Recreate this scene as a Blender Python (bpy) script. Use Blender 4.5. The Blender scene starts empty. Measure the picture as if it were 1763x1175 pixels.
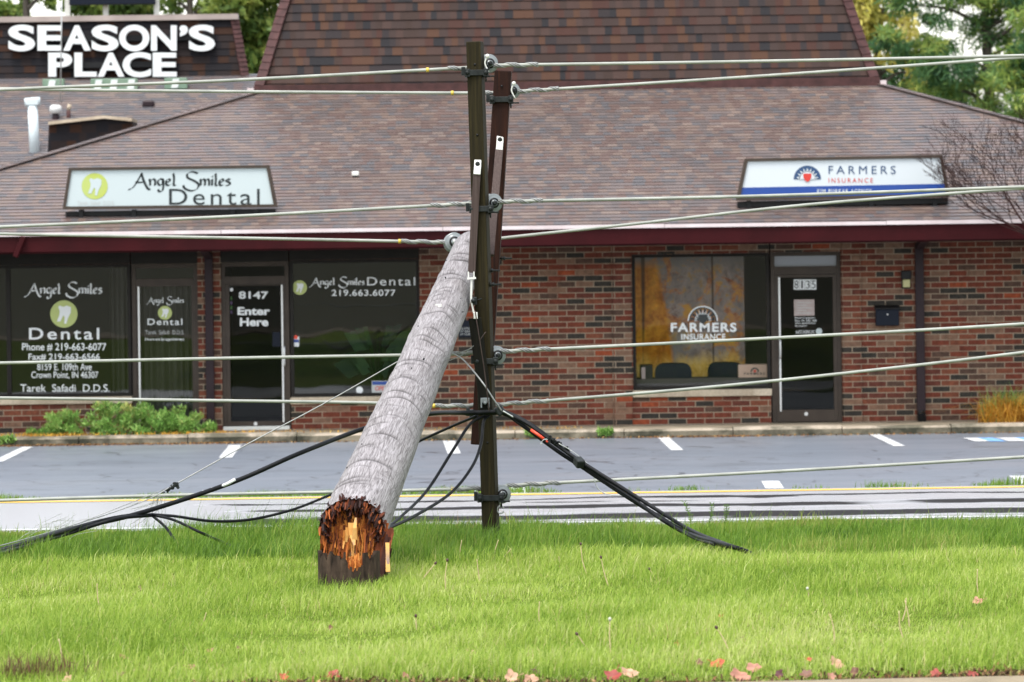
import bpy, bmesh, math, random
import numpy as np
from mathutils import Vector, Matrix

random.seed(7)
RNG = np.random.default_rng(11)
S = bpy.context.scene
COL = S.collection

# ------------------------------------------------------------------ camera
FPX, CX, HY, IMW, IMH = 7320.0, 881.5, 400.0, 1763.0, 1175.0
CAMZ, ROLL = 2.85, 0.0135
CR, SR = math.cos(ROLL), math.sin(ROLL)
cam_d = bpy.data.cameras.new('camera')
cam = bpy.data.objects.new('camera', cam_d)
COL.objects.link(cam)
cam_d.sensor_width = 36.0
cam_d.lens = 36.0 * FPX / IMW
cam_d.shift_y = -(IMH / 2 - HY) / IMW
cam_d.clip_start, cam_d.clip_end = 0.5, 3000
cam_d.dof.use_dof = True
cam_d.dof.focus_distance = 31.5
cam_d.dof.aperture_fstop = 5.0
cam.matrix_world = Matrix.Translation((0, 0, CAMZ)) @ Matrix.Rotation(math.pi / 2, 4, 'X') @ Matrix.Rotation(-ROLL, 4, 'Z')
S.camera = cam

# ------------------------------------------------------------------ world, sun, exposure
SUN_EL, SUN_AZ = math.radians(68), math.radians(200)
world = bpy.data.worlds.new("World")
S.world = world
world.use_nodes = True
wn = world.node_tree
bg = wn.nodes['Background']
sky = wn.nodes.new('ShaderNodeTexSky')
sky.sky_type = 'NISHITA'
sky.sun_disc = False
sky.sun_elevation = SUN_EL
sky.sun_rotation = SUN_AZ
sky.air_density = 1.4
sky.dust_density = 1.6
sky.ozone_density = 1.0
hs = wn.nodes.new('ShaderNodeHueSaturation')
hs.inputs['Saturation'].default_value = 0.30
wn.links.new(sky.outputs[0], hs.inputs['Color'])
wn.links.new(hs.outputs[0], bg.inputs['Color'])
bg.inputs['Strength'].default_value = 0.145
sun_d = bpy.data.lights.new('sun', 'SUN')
sun_d.energy = 1.5
sun_d.angle = math.radians(22)
sun_d.color = (1.0, 0.96, 0.9)
sun = bpy.data.objects.new('sun', sun_d)
COL.objects.link(sun)
sun.location = (0, -20, 60)
# direction towards the sun: behind the camera, a little to the left
sdir = Vector((-0.35, -0.75, 0)).normalized() * math.cos(SUN_EL) + Vector((0, 0, math.sin(SUN_EL)))
sun.rotation_euler = sdir.to_track_quat('Z', 'Y').to_euler()
sky.sun_rotation = math.atan2(sdir.x, sdir.y)
S.view_settings.view_transform = 'Standard'
S.view_settings.look = 'None'
S.view_settings.exposure = 1.38
S.view_settings.gamma = 1.0
S.cycles.use_denoising = True
S.cycles.max_bounces = 8
S.cycles.transparent_max_bounces = 12


# ------------------------------------------------------------------ picture -> place
def W(px, py, d):
    """world point seen at picture position px, py at distance d from the camera"""
    a, b = px - CX, HY - py
    return Vector(((a * CR + b * SR) * d / FPX, d, CAMZ + (-a * SR + b * CR) * d / FPX))


def lawn_z(y, x=0.0):
    z = 0.5
    if y > 30.6:
        z -= 0.0475 * (y - 30.6)
    return z + 0.015 * math.sin(x * 1.7 + y) + 0.012 * math.sin(y * 2.3 - x)


def on_lawn(px, py):
    lo, hi = 18.0, 44.0
    for _ in range(40):
        m = (lo + hi) / 2
        p = W(px, py, m)
        if p.z > lawn_z(m, p.x):
            lo = m
        else:
            hi = m
    return W(px, py, lo)


def on_flat(px, py, z=0.0):
    lo, hi = 10.0, 200.0
    for _ in range(50):
        m = (lo + hi) / 2
        if W(px, py, m).z > z:
            lo = m
        else:
            hi = m
    return W(px, py, lo)


# ------------------------------------------------------------------ mesh builder
def crom(pts, n=8):
    """smooth curve through points (Catmull-Rom)"""
    P = [Vector(p) for p in pts]
    if len(P) < 3:
        return P
    P = [P[0] * 2 - P[1]] + P + [P[-1] * 2 - P[-2]]
    out = []
    for i in range(1, len(P) - 2):
        p0, p1, p2, p3 = P[i - 1:i + 3]
        for k in range(n):
            t = k / n
            out.append(0.5 * ((2 * p1) + (p2 - p0) * t + (2 * p0 - 5 * p1 + 4 * p2 - p3) * t * t + (3 * p1 - p0 - 3 * p2 + p3) * t ** 3))
    out.append(P[-2])
    return out


class MB:
    def __init__(self):
        self.v, self.f, self.m, self.uv, self.r = [], [], [], {}, []
        self.smooth = set()

    def add(self, verts, faces, mi=0, rnd=None, smooth=False):
        o = len(self.v)
        self.v += [tuple(p) for p in verts]
        self.r += [random.random() if rnd is None else rnd] * len(verts) if not isinstance(rnd, (list, tuple)) else list(rnd)
        for f in faces:
            if smooth:
                self.smooth.add(len(self.f))
            self.f.append(tuple(o + i for i in f))
            self.m.append(mi)
        return o

    def quad(self, a, b, c, d, mi=0, rnd=None):
        self.add([a, b, c, d], [(0, 1, 2, 3)], mi, rnd)

    def box(self, x0, x1, y0, y1, z0, z1, mi=0, rnd=None, bev=0.0):
        if bev <= 0:
            self.add([(x0, y0, z0), (x1, y0, z0), (x1, y1, z0), (x0, y1, z0), (x0, y0, z1), (x1, y0, z1), (x1, y1, z1), (x0, y1, z1)],
                     [(0, 3, 2, 1), (4, 5, 6, 7), (0, 1, 5, 4), (1, 2, 6, 5), (2, 3, 7, 6), (3, 0, 4, 7)], mi, rnd)
        else:
            bm = bmesh.new()
            bmesh.ops.create_cube(bm, size=1)
            for v in bm.verts:
                v.co = Vector(((x0 + x1) / 2 + v.co.x * (x1 - x0), (y0 + y1) / 2 + v.co.y * (y1 - y0), (z0 + z1) / 2 + v.co.z * (z1 - z0)))
            bmesh.ops.bevel(bm, geom=bm.edges[:], offset=bev, segments=2, affect='EDGES', profile=0.5)
            bm.verts.index_update()
            self.add([v.co[:] for v in bm.verts], [[v.index for v in f.verts] for f in bm.faces], mi, rnd)
            bm.free()

    def bar(self, a, b, w, h, up=(0, 0, 1), mi=0, rnd=None, bev=0.0, w2=None, h2=None):
        """a straight beam from a to b, w wide, h deep"""
        a, b = Vector(a), Vector(b)
        ax = (b - a).normalized()
        sx = ax.cross(Vector(up))
        sx = sx.normalized() if sx.length > 1e-5 else Vector((1, 0, 0))
        sy = sx.cross(ax).normalized()
        w2, h2 = w2 or w, h2 or h
        bm = bmesh.new()
        vs = []
        for p, ww, hh in ((a, w, h), (b, w2, h2)):
            for i, j in ((-1, -1), (1, -1), (1, 1), (-1, 1)):
                vs.append(bm.verts.new(p + sx * (i * ww / 2) + sy * (j * hh / 2)))
        for f in ((0, 3, 2, 1), (4, 5, 6, 7), (0, 1, 5, 4), (1, 2, 6, 5), (2, 3, 7, 6), (3, 0, 4, 7)):
            bm.faces.new([vs[i] for i in f])
        if bev:
            bmesh.ops.bevel(bm, geom=bm.edges[:], offset=bev, segments=2, affect='EDGES', profile=0.5)
        bmesh.ops.recalc_face_normals(bm, faces=bm.faces[:])
        bm.verts.index_update()
        self.add([v.co[:] for v in bm.verts], [[v.index for v in f.verts] for f in bm.faces], mi, rnd)
        bm.free()

    def tube(self, pts, r, n=8, mi=0, rnd=None, r1=None, caps=True):
        P = [Vector(p) for p in pts]
        k = len(P)
        vs, fs = [], []
        t0 = (P[1] - P[0]).normalized()
        ref = Vector((0, 0, 1)) if abs(t0.z) < 0.9 else Vector((1, 0, 0))
        s = t0.cross(ref).normalized()
        for i in range(k):
            t = (P[min(i + 1, k - 1)] - P[max(i - 1, 0)])
            t = t.normalized() if t.length > 1e-9 else t0
            s = (s - t * s.dot(t))
            s = s.normalized() if s.length > 1e-9 else t.orthogonal().normalized()
            q = t.cross(s)
            rr = r(i / (k - 1)) if callable(r) else (r if r1 is None else r + (r1 - r) * i / (k - 1))
            for j in range(n):
                a = 2 * math.pi * j / n
                vs.append(P[i] + s * (rr * math.cos(a)) + q * (rr * math.sin(a)))
        for i in range(k - 1):
            for j in range(n):
                fs.append((i * n + j, i * n + (j + 1) % n, (i + 1) * n + (j + 1) % n, (i + 1) * n + j))
        self.add(vs, fs, mi, rnd, smooth=True)
        if caps:
            o = len(self.v) - len(vs)
            self.f.append(tuple(o + j for j in reversed(range(n)))); self.m.append(mi)
            self.f.append(tuple(o + (k - 1) * n + j for j in range(n))); self.m.append(mi)

    def lathe(self, c, axis, prof, n=24, mi=0, rnd=None):
        """prof: list of (distance along axis, radius)"""
        c, ax = Vector(c), Vector(axis).normalized()
        s = ax.orthogonal().normalized()
        q = ax.cross(s)
        vs, fs = [], []
        for h, r in prof:
            for j in range(n):
                a = 2 * math.pi * j / n
                vs.append(c + ax * h + s * (r * math.cos(a)) + q * (r * math.sin(a)))
        k = len(prof)
        for i in range(k - 1):
            for j in range(n):
                fs.append((i * n + j, i * n + (j + 1) % n, (i + 1) * n + (j + 1) % n, (i + 1) * n + j))
        fs.append(tuple(reversed(range(n))))
        fs.append(tuple((k - 1) * n + j for j in range(n)))
        self.add(vs, fs, mi, rnd, smooth=True)

    def prism(self, outline, d0, d1, to3=None, mi=0, rnd=None):
        """polygon (list of 2-D points) given thickness between d0 and d1; to3(u, v, d) -> point"""
        to3 = to3 or (lambda u, v, d: (u, d, v))
        n = len(outline)
        vs = [to3(u, v, d0) for u, v in outline] + [to3(u, v, d1) for u, v in outline]
        fs = [tuple(range(n)), tuple(reversed(range(n, 2 * n)))] + [(i, i + n, (i + 1) % n + n, (i + 1) % n) for i in range(n)]
        self.add(vs, fs, mi, rnd)

    def build(self, name, mats, parent=None, base=None, fix=True):
        if not isinstance(mats, (list, tuple)):
            mats = [mats]
        me = bpy.data.meshes.new(name)
        off = Vector(base) if base is not None else (parent_base(parent) if parent else Vector((0, 0, 0)))
        V = np.array(self.v, dtype=np.float64).reshape(-1, 3) - np.array(off)[None]
        me.from_pydata([tuple(p) for p in V], [], self.f)
        for m in mats:
            me.materials.append(m)
        me.polygons.foreach_set('material_index', self.m)
        if self.smooth:
            sm = [i in self.smooth for i in range(len(self.f))]
            me.polygons.foreach_set('use_smooth', sm)
        at = me.attributes.new('rnd', 'FLOAT', 'POINT')
        at.data.foreach_set('value', np.array(self.r, dtype=np.float32))
        if self.uv:
            ul = me.uv_layers.new(name='UVMap')
            for fi, p in enumerate(me.polygons):
                uvs = self.uv.get(fi)
                if uvs:
                    for li, q in zip(p.loop_indices, uvs):
                        ul.data[li].uv = q
        if fix:
            bm = bmesh.new(); bm.from_mesh(me)
            bmesh.ops.recalc_face_normals(bm, faces=bm.faces[:])
            bm.to_mesh(me); bm.free()
        me.update()
        o = bpy.data.objects.new(name, me)
        COL.objects.link(o)
        if parent:
            o.parent = parent
            wb = parent_base(parent)
            o.location = off - wb
        else:
            o.location = off
        return o


def parent_base(o):
    b = Vector(o.location)
    while o.parent:
        o = o.parent
        b += Vector(o.location)
    return b


def tag(o, label=None, cat=None, group=None, kind=None):
    if label: o['label'] = label
    if cat: o['category'] = cat
    if group: o['group'] = group
    if kind: o['kind'] = kind
    return o


def thing(name, loc, label, cat, group=None):
    o = bpy.data.objects.new(name, None)
    o.empty_display_size = 0.2
    COL.objects.link(o)
    o.location = loc
    return tag(o, label, cat, group)


def copy_tree(o, parent=None):
    c = o.copy()
    COL.objects.link(c)
    if parent: c.parent = parent
    for ch in [x for x in bpy.data.objects if x.parent == o]:
        copy_tree(ch, c)
    return c


# ------------------------------------------------------------------ materials
def mat(name, base=(0.5, 0.5, 0.5), rough=0.6, metal=0.0, spec=0.5):
    m = bpy.data.materials.new(name)
    m.use_nodes = True
    b = m.node_tree.nodes['Principled BSDF']
    b.inputs['Base Color'].default_value = (*base, 1)
    b.inputs['Roughness'].default_value = rough
    b.inputs['Metallic'].default_value = metal
    b.inputs['Specular IOR Level'].default_value = spec
    return m


class N:
    """small helper for building node trees"""
    def __init__(self, m):
        self.t = m.node_tree
        self.b = self.t.nodes.get('Principled BSDF')

    def n(self, typ, **kw):
        x = self.t.nodes.new(typ)
        for k, v in kw.items():
            setattr(x, k, v)
        return x

    def l(self, a, b):
        self.t.links.new(a, b)

    def math(self, op, a, b=None, c=None):
        x = self.n('ShaderNodeMath', operation=op)
        for i, q in enumerate((a, b, c)):
            if q is None: continue
            if isinstance(q, (int, float)): x.inputs[i].default_value = q
            else: self.l(q, x.inputs[i])
        return x.outputs[0]

    def ramp(self, fac, stops, interp='LINEAR'):
        x = self.n('ShaderNodeValToRGB')
        x.color_ramp.interpolation = interp
        e = x.color_ramp.elements
        while len(e) < len(stops): e.new(0.5)
        for i, (p, c) in enumerate(stops):
            e[i].position = p
            e[i].color = (*c, 1) if len(c) == 3 else c
        self.l(fac, x.inputs[0])
        return x.outputs[0]

    def noise(self, vec=None, scale=5, detail=3, rough=0.5, dist=0.0, mapscale=None):
        x = self.n('ShaderNodeTexNoise')
        x.inputs['Scale'].default_value = scale
        x.inputs['Detail'].default_value = detail
        x.inputs['Roughness'].default_value = rough
        x.inputs['Distortion'].default_value = dist
        if vec is None:
            vec = self.n('ShaderNodeTexCoord').outputs['Object']
        if mapscale:
            mp = self.n('ShaderNodeMapping')
            mp.inputs['Scale'].default_value = mapscale
            self.l(vec, mp.inputs[0]); vec = mp.outputs[0]
        self.l(vec, x.inputs['Vector'])
        return x.outputs['Fac']

    def mix(self, fac, a, b, blend='MIX'):
        x = self.n('ShaderNodeMix', data_type='RGBA', blend_type=blend)
        for s, q in ((x.inputs[0], fac), (x.inputs[6], a), (x.inputs[7], b)):
            if isinstance(q, (int, float)): s.default_value = q
            elif isinstance(q, tuple): s.default_value = (*q, 1)
            else: self.l(q, s)
        return x.outputs[2]

    def bump(self, h, strength=0.3, dist=0.01):
        x = self.n('ShaderNodeBump')
        x.inputs['Strength'].default_value = strength
        x.inputs['Distance'].default_value = dist
        self.l(h, x.inputs['Height'])
        self.l(x.outputs[0], self.b.inputs['Normal'])


def noisy(name, c0, c1, rough=0.6, scale=6, metal=0.0, mapscale=None, bump=0.0, detail=4, spec=0.5, bdist=0.01):
    m = mat(name, c0, rough, metal, spec)
    k = N(m)
    f = k.noise(scale=scale, detail=detail, mapscale=mapscale)
    k.l(k.ramp(f, [(0.3, c0), (0.7, c1)]), k.b.inputs['Base Color'])
    if bump:
        k.bump(f, bump, bdist)
    return m


def rnd_mat(name, stops, rough=0.6, interp='LINEAR', translucent=0.0, spec=0.3):
    """colour by the per-piece 'rnd' value"""
    m = mat(name, stops[0][1], rough, 0, spec)
    k = N(m)
    a = k.n('ShaderNodeAttribute', attribute_name='rnd')
    c = k.ramp(a.outputs['Fac'], stops, interp)
    k.l(c, k.b.inputs['Base Color'])
    if translucent:
        tr = k.n('ShaderNodeBsdfTranslucent')
        k.l(c, tr.inputs[0])
        mx = k.n('ShaderNodeMixShader')
        mx.inputs[0].default_value = translucent
        out = k.t.nodes['Material Output']
        k.l(k.b.outputs[0], mx.inputs[1]); k.l(tr.outputs[0], mx.inputs[2]); k.l(mx.outputs[0], out.inputs[0])
    return m


def brick_mat():
    m = mat('brick', rough=0.85, spec=0.12)
    k = N(m)
    sp = k.n('ShaderNodeSeparateXYZ')
    k.l(k.n('ShaderNodeTexCoord').outputs['Object'], sp.inputs[0])
    u = k.math('ADD', sp.outputs[0], sp.outputs[1])
    BW, BH, MO = 0.257, 0.0815, 0.013
    rz = k.math('DIVIDE', k.math('ADD', sp.outputs[2], 10.0), BH)
    row = k.math('FLOOR', rz)
    fz = k.math('FRACT', rz)
    par = k.math('MULTIPLY', k.math('MODULO', row, 2.0), 0.5)
    ru = k.math('ADD', k.math('DIVIDE', k.math('ADD', u, 50.0), BW), par)
    col = k.math('FLOOR', ru)
    fu = k.math('FRACT', ru)
    cv = k.n('ShaderNodeCombineXYZ')
    k.l(col, cv.inputs[0]); k.l(row, cv.inputs[1])
    wn_ = k.n('ShaderNodeTexWhiteNoise', noise_dimensions='2D')
    k.l(cv.outputs[0], wn_.inputs['Vector'])
    bc = k.ramp(wn_.outputs['Value'], [(0.0, (0.15, 0.043, 0.027)), (0.18, (0.115, 0.040, 0.029)), (0.32, (0.175, 0.062, 0.037)), (0.44, (0.085, 0.052, 0.039)),
                                       (0.56, (0.040, 0.036, 0.031)), (0.68, (0.185, 0.11, 0.075)), (0.82, (0.135, 0.04, 0.026)), (0.975, (0.25, 0.06, 0.028))], 'CONSTANT')
    tc = k.n('ShaderNodeTexCoord').outputs['Object']
    n1 = k.noise(tc, 14, 4)
    n2 = k.noise(tc, 90, 2)
    bc = k.mix(0.8, bc, k.ramp(n1, [(0.3, (0.62, 0.62, 0.62)), (0.7, (1.25, 1.2, 1.15))]), 'MULTIPLY')
    mort = k.ramp(n2, [(0.3, (0.23, 0.175, 0.125)), (0.7, (0.33, 0.26, 0.19))])
    ez = k.math('LESS_THAN', k.math('SUBTRACT', 0.5, k.math('ABSOLUTE', k.math('SUBTRACT', fz, 0.5))), MO / BH / 2)
    eu = k.math('LESS_THAN', k.math('SUBTRACT', 0.5, k.math('ABSOLUTE', k.math('SUBTRACT', fu, 0.5))), MO / BW / 2)
    mm = k.math('MAXIMUM', ez, eu)
    # mortar smeared with brick dust in places
    sm = k.noise(tc, 1.1, 3)
    mort = k.mix(k.math('MULTIPLY', k.math('GREATER_THAN', sm, 0.6), 0.55), mort, (0.17, 0.09, 0.06))
    k.l(k.mix(mm, bc, mort), k.b.inputs['Base Color'])
    k.bump(k.math('ADD', k.math('SUBTRACT', 1.0, mm), k.math('MULTIPLY', n2, 0.3)), 0.6, 0.006)
    return m


def shingle_mat(name, pal, tabw=0.19, rough=0.5, spec=0.4):
    """UV: u metres along the row, v row number"""
    m = mat(name, rough=rough, spec=spec)
    k = N(m)
    uvn = k.n('ShaderNodeUVMap')
    sp = k.n('ShaderNodeSeparateXYZ')
    k.l(uvn.outputs[0], sp.inputs[0])
    row = k.math('FLOOR', sp.outputs[1])
    rw = k.n('ShaderNodeTexWhiteNoise', noise_dimensions='1D')
    k.l(row, rw.inputs['W'])
    # uneven tab widths: warp u with a noise that changes with the row
    wv = k.n('ShaderNodeCombineXYZ')
    k.l(k.math('MULTIPLY', sp.outputs[0], 1.0), wv.inputs[0]); k.l(k.math('MULTIPLY', row, 7.31), wv.inputs[1])
    warp = k.noise(wv.outputs[0], 2.2, 2)
    uu = k.math('ADD', k.math('DIVIDE', k.math('ADD', sp.outputs[0], 40.0), tabw), k.math('ADD', k.math('MULTIPLY', rw.outputs['Value'], 9.0), k.math('MULTIPLY', warp, 3.0)))
    col = k.math('FLOOR', uu)
    cv = k.n('ShaderNodeCombineXYZ')
    k.l(col, cv.inputs[0]); k.l(row, cv.inputs[1])
    wn_ = k.n('ShaderNodeTexWhiteNoise', noise_dimensions='2D')
    k.l(cv.outputs[0], wn_.inputs['Vector'])
    c = k.ramp(wn_.outputs['Value'], pal, 'CONSTANT')
    tc = k.n('ShaderNodeTexCoord').outputs['Object']
    g = k.noise(tc, 160, 2)
    big = k.noise(tc, 0.8, 4)
    c = k.mix(0.7, c, k.ramp(g, [(0.3, (0.7, 0.7, 0.7)), (0.7, (1.25, 1.25, 1.25))]), 'MULTIPLY')
    c = k.mix(0.6, c, k.ramp(big, [(0.3, (0.78, 0.78, 0.8)), (0.7, (1.15, 1.12, 1.1))]), 'MULTIPLY')
    k.l(c, k.b.inputs['Base Color'])
    k.l(k.math('ADD', rough - 0.12, k.math('MULTIPLY', wn_.outputs['Value'], 0.24)), k.b.inputs['Roughness'])
    k.bump(k.math('ADD', wn_.outputs['Value'], k.math('MULTIPLY', g, 0.5)), 0.5, 0.006)
    return m


def glass_mat(name, refl=0.09, tint=(0.55, 0.57, 0.56)):
    m = bpy.data.materials.new(name)
    m.use_nodes = True
    t = m.node_tree
    t.nodes.remove(t.nodes['Principled BSDF'])
    k = N(m)
    tr = k.n('ShaderNodeBsdfTransparent'); tr.inputs[0].default_value = (*tint, 1)
    gl = k.n('ShaderNodeBsdfGlossy'); gl.inputs['Roughness'].default_value = 0.0
    gl.inputs[0].default_value = (0.95, 0.97, 1, 1)
    # panes of float glass are slightly wavy
    bp = k.n('ShaderNodeBump'); bp.inputs['Strength'].default_value = 0.05; bp.inputs['Distance'].default_value = 0.02
    k.l(k.noise(scale=1.6, detail=1), bp.inputs['Height'])
    k.l(bp.outputs[0], gl.inputs['Normal'])
    mx = k.n('ShaderNodeMixShader'); mx.inputs[0].default_value = refl
    k.l(tr.outputs[0], mx.inputs[1]); k.l(gl.outputs[0], mx.inputs[2])
    k.l(mx.outputs[0], t.nodes['Material Output'].inputs[0])
    return m


def road_mat():
    """wet asphalt, sky sheen painted in as pale base colour, with dark drained strips"""
    m = mat('wet_asphalt_road', (0.3, 0.3, 0.31), 0.3, 0, 0.8)
    k = N(m)
    tc = k.n('ShaderNodeTexCoord').outputs['Object']
    sp = k.n('ShaderNodeSeparateXYZ'); k.l(tc, sp.inputs[0])
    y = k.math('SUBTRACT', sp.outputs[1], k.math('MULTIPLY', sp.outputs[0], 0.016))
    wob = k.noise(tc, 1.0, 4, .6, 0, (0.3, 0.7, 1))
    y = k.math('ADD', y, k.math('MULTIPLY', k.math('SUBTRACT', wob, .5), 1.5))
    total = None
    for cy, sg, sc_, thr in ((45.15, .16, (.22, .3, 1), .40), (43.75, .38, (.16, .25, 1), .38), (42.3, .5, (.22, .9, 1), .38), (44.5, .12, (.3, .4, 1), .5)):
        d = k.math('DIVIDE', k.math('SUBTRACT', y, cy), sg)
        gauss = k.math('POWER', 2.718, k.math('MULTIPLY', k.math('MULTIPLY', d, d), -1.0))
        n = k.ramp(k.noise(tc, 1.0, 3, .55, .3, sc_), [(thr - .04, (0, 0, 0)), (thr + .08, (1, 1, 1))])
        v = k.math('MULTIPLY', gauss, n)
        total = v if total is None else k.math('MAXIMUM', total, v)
    # the left stretch has no dark strips, only the pale base
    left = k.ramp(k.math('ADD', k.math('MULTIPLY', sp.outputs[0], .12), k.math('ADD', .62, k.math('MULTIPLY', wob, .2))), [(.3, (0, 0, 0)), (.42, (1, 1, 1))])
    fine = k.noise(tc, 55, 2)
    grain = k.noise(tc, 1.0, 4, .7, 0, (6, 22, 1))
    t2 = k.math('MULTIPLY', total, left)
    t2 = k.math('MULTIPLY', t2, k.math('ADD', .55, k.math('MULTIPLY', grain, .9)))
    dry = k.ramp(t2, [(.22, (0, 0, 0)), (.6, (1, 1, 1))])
    k.l(k.mix(dry, (0.47, 0.47, 0.49), (0.016, 0.014, 0.014)), k.b.inputs['Base Color'])  # pale base stands for the reflected sky
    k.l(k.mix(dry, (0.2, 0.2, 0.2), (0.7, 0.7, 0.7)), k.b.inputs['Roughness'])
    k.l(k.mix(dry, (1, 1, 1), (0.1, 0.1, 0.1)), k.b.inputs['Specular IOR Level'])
    k.bump(fine, 0.25, 0.004)
    return m


def lot_mat():
    m = mat('damp_asphalt_lot', (0.2, 0.2, 0.22), 0.5, 0, 0.5)
    k = N(m)
    tc = k.n('ShaderNodeTexCoord').outputs['Object']
    a = k.noise(tc, 1.0, 5, 0.6, 0.3, (0.15, 0.5, 1))
    f = k.noise(tc, 45, 3)
    c = k.ramp(a, [(0.25, (0.12, 0.135, 0.16)), (0.5, (0.16, 0.178, 0.21)), (0.75, (0.21, 0.225, 0.255))])
    c = k.mix(0.6, c, k.ramp(f, [(0.3, (0.7, 0.7, 0.7)), (0.7, (1.2, 1.2, 1.2))]), 'MULTIPLY')
    # hairline cracks
    vo = k.n('ShaderNodeTexVoronoi', feature='DISTANCE_TO_EDGE')
    mp = k.n('ShaderNodeMapping'); mp.inputs['Scale'].default_value = (0.16, 0.3, 1)
    k.l(tc, mp.inputs[0])
    nv = k.n('ShaderNodeTexNoise'); nv.inputs['Scale'].default_value = 2.0
    k.l(mp.outputs[0], nv.inputs['Vector'])
    ad = k.n('ShaderNodeVectorMath', operation='ADD'); k.l(mp.outputs[0], ad.inputs[0])
    scv = k.n('ShaderNodeVectorMath', operation='SCALE'); k.l(nv.outputs['Color'], scv.inputs[0]); scv.inputs['Scale'].default_value = 0.35
    k.l(scv.outputs[0], ad.inputs[1]); k.l(ad.outputs[0], vo.inputs['Vector'])
    cr = k.math('LESS_THAN', vo.outputs['Distance'], 0.011)
    c = k.mix(k.math('MULTIPLY', cr, 0.75), c, (0.045, 0.045, 0.05))
    st_ = k.noise(tc, 1.0, 4, .6, .8, (.5, 1.1, 1))
    c = k.mix(k.ramp(st_, [(.6, (0, 0, 0)), (.72, (.6, .6, .6))]), c, (.08, .085, .095))
    k.l(c, k.b.inputs['Base Color'])
    k.l(k.ramp(a, [(0.3, (0.42, 0.42, 0.42)), (0.7, (0.3, 0.3, 0.3))]), k.b.inputs['Roughness'])
    k.bump(f, 0.2, 0.004)
    return m


def concrete_mat(name, c0, c1, dirt=(0.06, 0.055, 0.04), amount=0.5):
    m = mat(name, c0, 0.8, 0, 0.3)
    k = N(m)
    tc = k.n('ShaderNodeTexCoord').outputs['Object']
    a = k.noise(tc, 3, 5)
    d = k.noise(tc, 1.4, 5, 0.65)
    f = k.noise(tc, 50, 3)
    c = k.ramp(a, [(0.3, c0), (0.7, c1)])
    c = k.mix(k.math('MULTIPLY', k.ramp(d, [(0.45, (0, 0, 0)), (0.6, (1, 1, 1))]), amount), c, dirt)
    c = k.mix(0.6, c, k.ramp(f, [(0.3, (0.7, 0.7, 0.7)), (0.7, (1.2, 1.2, 1.2))]), 'MULTIPLY')
    k.l(c, k.b.inputs['Base Color'])
    k.bump(f, 0.4, 0.006)
    return m


def paint_mat(name, c, wear=0.38):
    m = mat(name, c, 0.5, 0, 0.5)
    k = N(m)
    f = k.noise(scale=18, detail=5)
    k.l(k.mix(k.ramp(f, [(wear + 0.12, (0, 0, 0)), (wear + 0.22, (1, 1, 1))]), c, (c[0] * 0.42, c[1] * 0.43, c[2] * 0.46)), k.b.inputs['Base Color'])
    return m


M = {}
M['brick'] = brick_mat()
M['roof'] = shingle_mat('roof_shingle', [(0.0, (0.12, 0.083, 0.074)), (0.25, (0.098, 0.08, 0.077)), (0.45, (0.135, 0.096, 0.080)), (0.65, (0.112, 0.088, 0.083)),
                                         (0.82, (0.08, 0.074, 0.078)), (0.92, (0.145, 0.106, 0.089))], 0.13, 0.42, 0.6)
M['mansard'] = shingle_mat('mansard_shingle', [(0.0, (0.044, 0.023, 0.018)), (0.22, (0.035, 0.021, 0.018)), (0.42, (0.062, 0.029, 0.017)), (0.54, (0.048, 0.021, 0.016)),
                                               (0.68, (0.025, 0.020, 0.021)), (0.8, (0.038, 0.024, 0.02)), (0.92, (0.019, 0.018, 0.02))], 0.12, 0.65, 0.15)
M['dark_mansard'] = shingle_mat('dark_mansard_shingle', [(0.0, (0.017, 0.0115, 0.011)), (0.4, (0.012, 0.0105, 0.0125)), (0.65, (0.034, 0.016, 0.010)), (0.85, (0.013, 0.0125, 0.015))], 0.2, 0.65, 0.12)
M['grey_roof'] = shingle_mat('grey_roof_shingle', [(0.0, (0.13, 0.1, 0.095)), (0.3, (0.1, 0.088, 0.09)), (0.6, (0.15, 0.115, 0.1)), (0.8, (0.085, 0.082, 0.09))], 0.2, 0.5, 0.5)
M['hiproof'] = rnd_mat('roof_hip_shingle', [(0, (.06, .045, .043)), (.5, (.095, .07, .064)), (1, (.13, .09, .08))], .5)
M['maroon'] = noisy('maroon_fascia', (0.024, 0.0016, 0.0026), (0.036, 0.0026, 0.004), 0.6, 3, spec=.12)
M['pinktrim'] = noisy('drip_edge', (0.5, 0.4, 0.4), (0.62, 0.55, 0.55), 0.4, 2.5)
M['hipcap'] = noisy('hip_shingle', (0.04, 0.017, 0.016), (0.075, 0.03, 0.028), 0.6, 8, spec=.25)
M['bronze'] = noisy('bronze_frame', (0.009, 0.007, 0.0055), (0.015, 0.012, 0.009), 0.5, 5, spec=.2)
M['brown'] = noisy('brown_frame', (0.036, 0.025, 0.018), (0.052, 0.037, 0.027), 0.5, 5, spec=.3)
M['alu'] = mat('bright_aluminium', (0.62, 0.62, 0.62), 0.35, 0.6)
M['sill'] = concrete_mat('limestone_sill', (0.46, 0.38, 0.28), (0.55, 0.47, 0.36), (0.25, 0.19, 0.13), 0.4)
M['glass'] = glass_mat('window_glass', 0.055, (0.5, 0.52, 0.52))
M['glass_refl'] = glass_mat('tinted_window_glass', 0.035, (0.96, 0.96, 0.96))
M['glass_dark'] = glass_mat('dark_door_glass', 0.018, (0.4, 0.42, 0.42))
M['spout'] = noisy('downspout_paint', (0.02, 0.011, 0.014), (0.028, 0.017, 0.02), 0.5, 3, spec=.2)
M['black'] = mat('black_plastic', (0.007, 0.007, 0.008), 0.5, 0, .25)
M['navy'] = mat('navy_paint', (0.003, 0.006, 0.015), 0.5, 0, .2)
M['white'] = mat('white_vinyl', (0.72, 0.74, 0.74), 0.5)
M['greyvinyl'] = mat('grey_vinyl', (0.42, 0.43, 0.42), 0.6)
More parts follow.
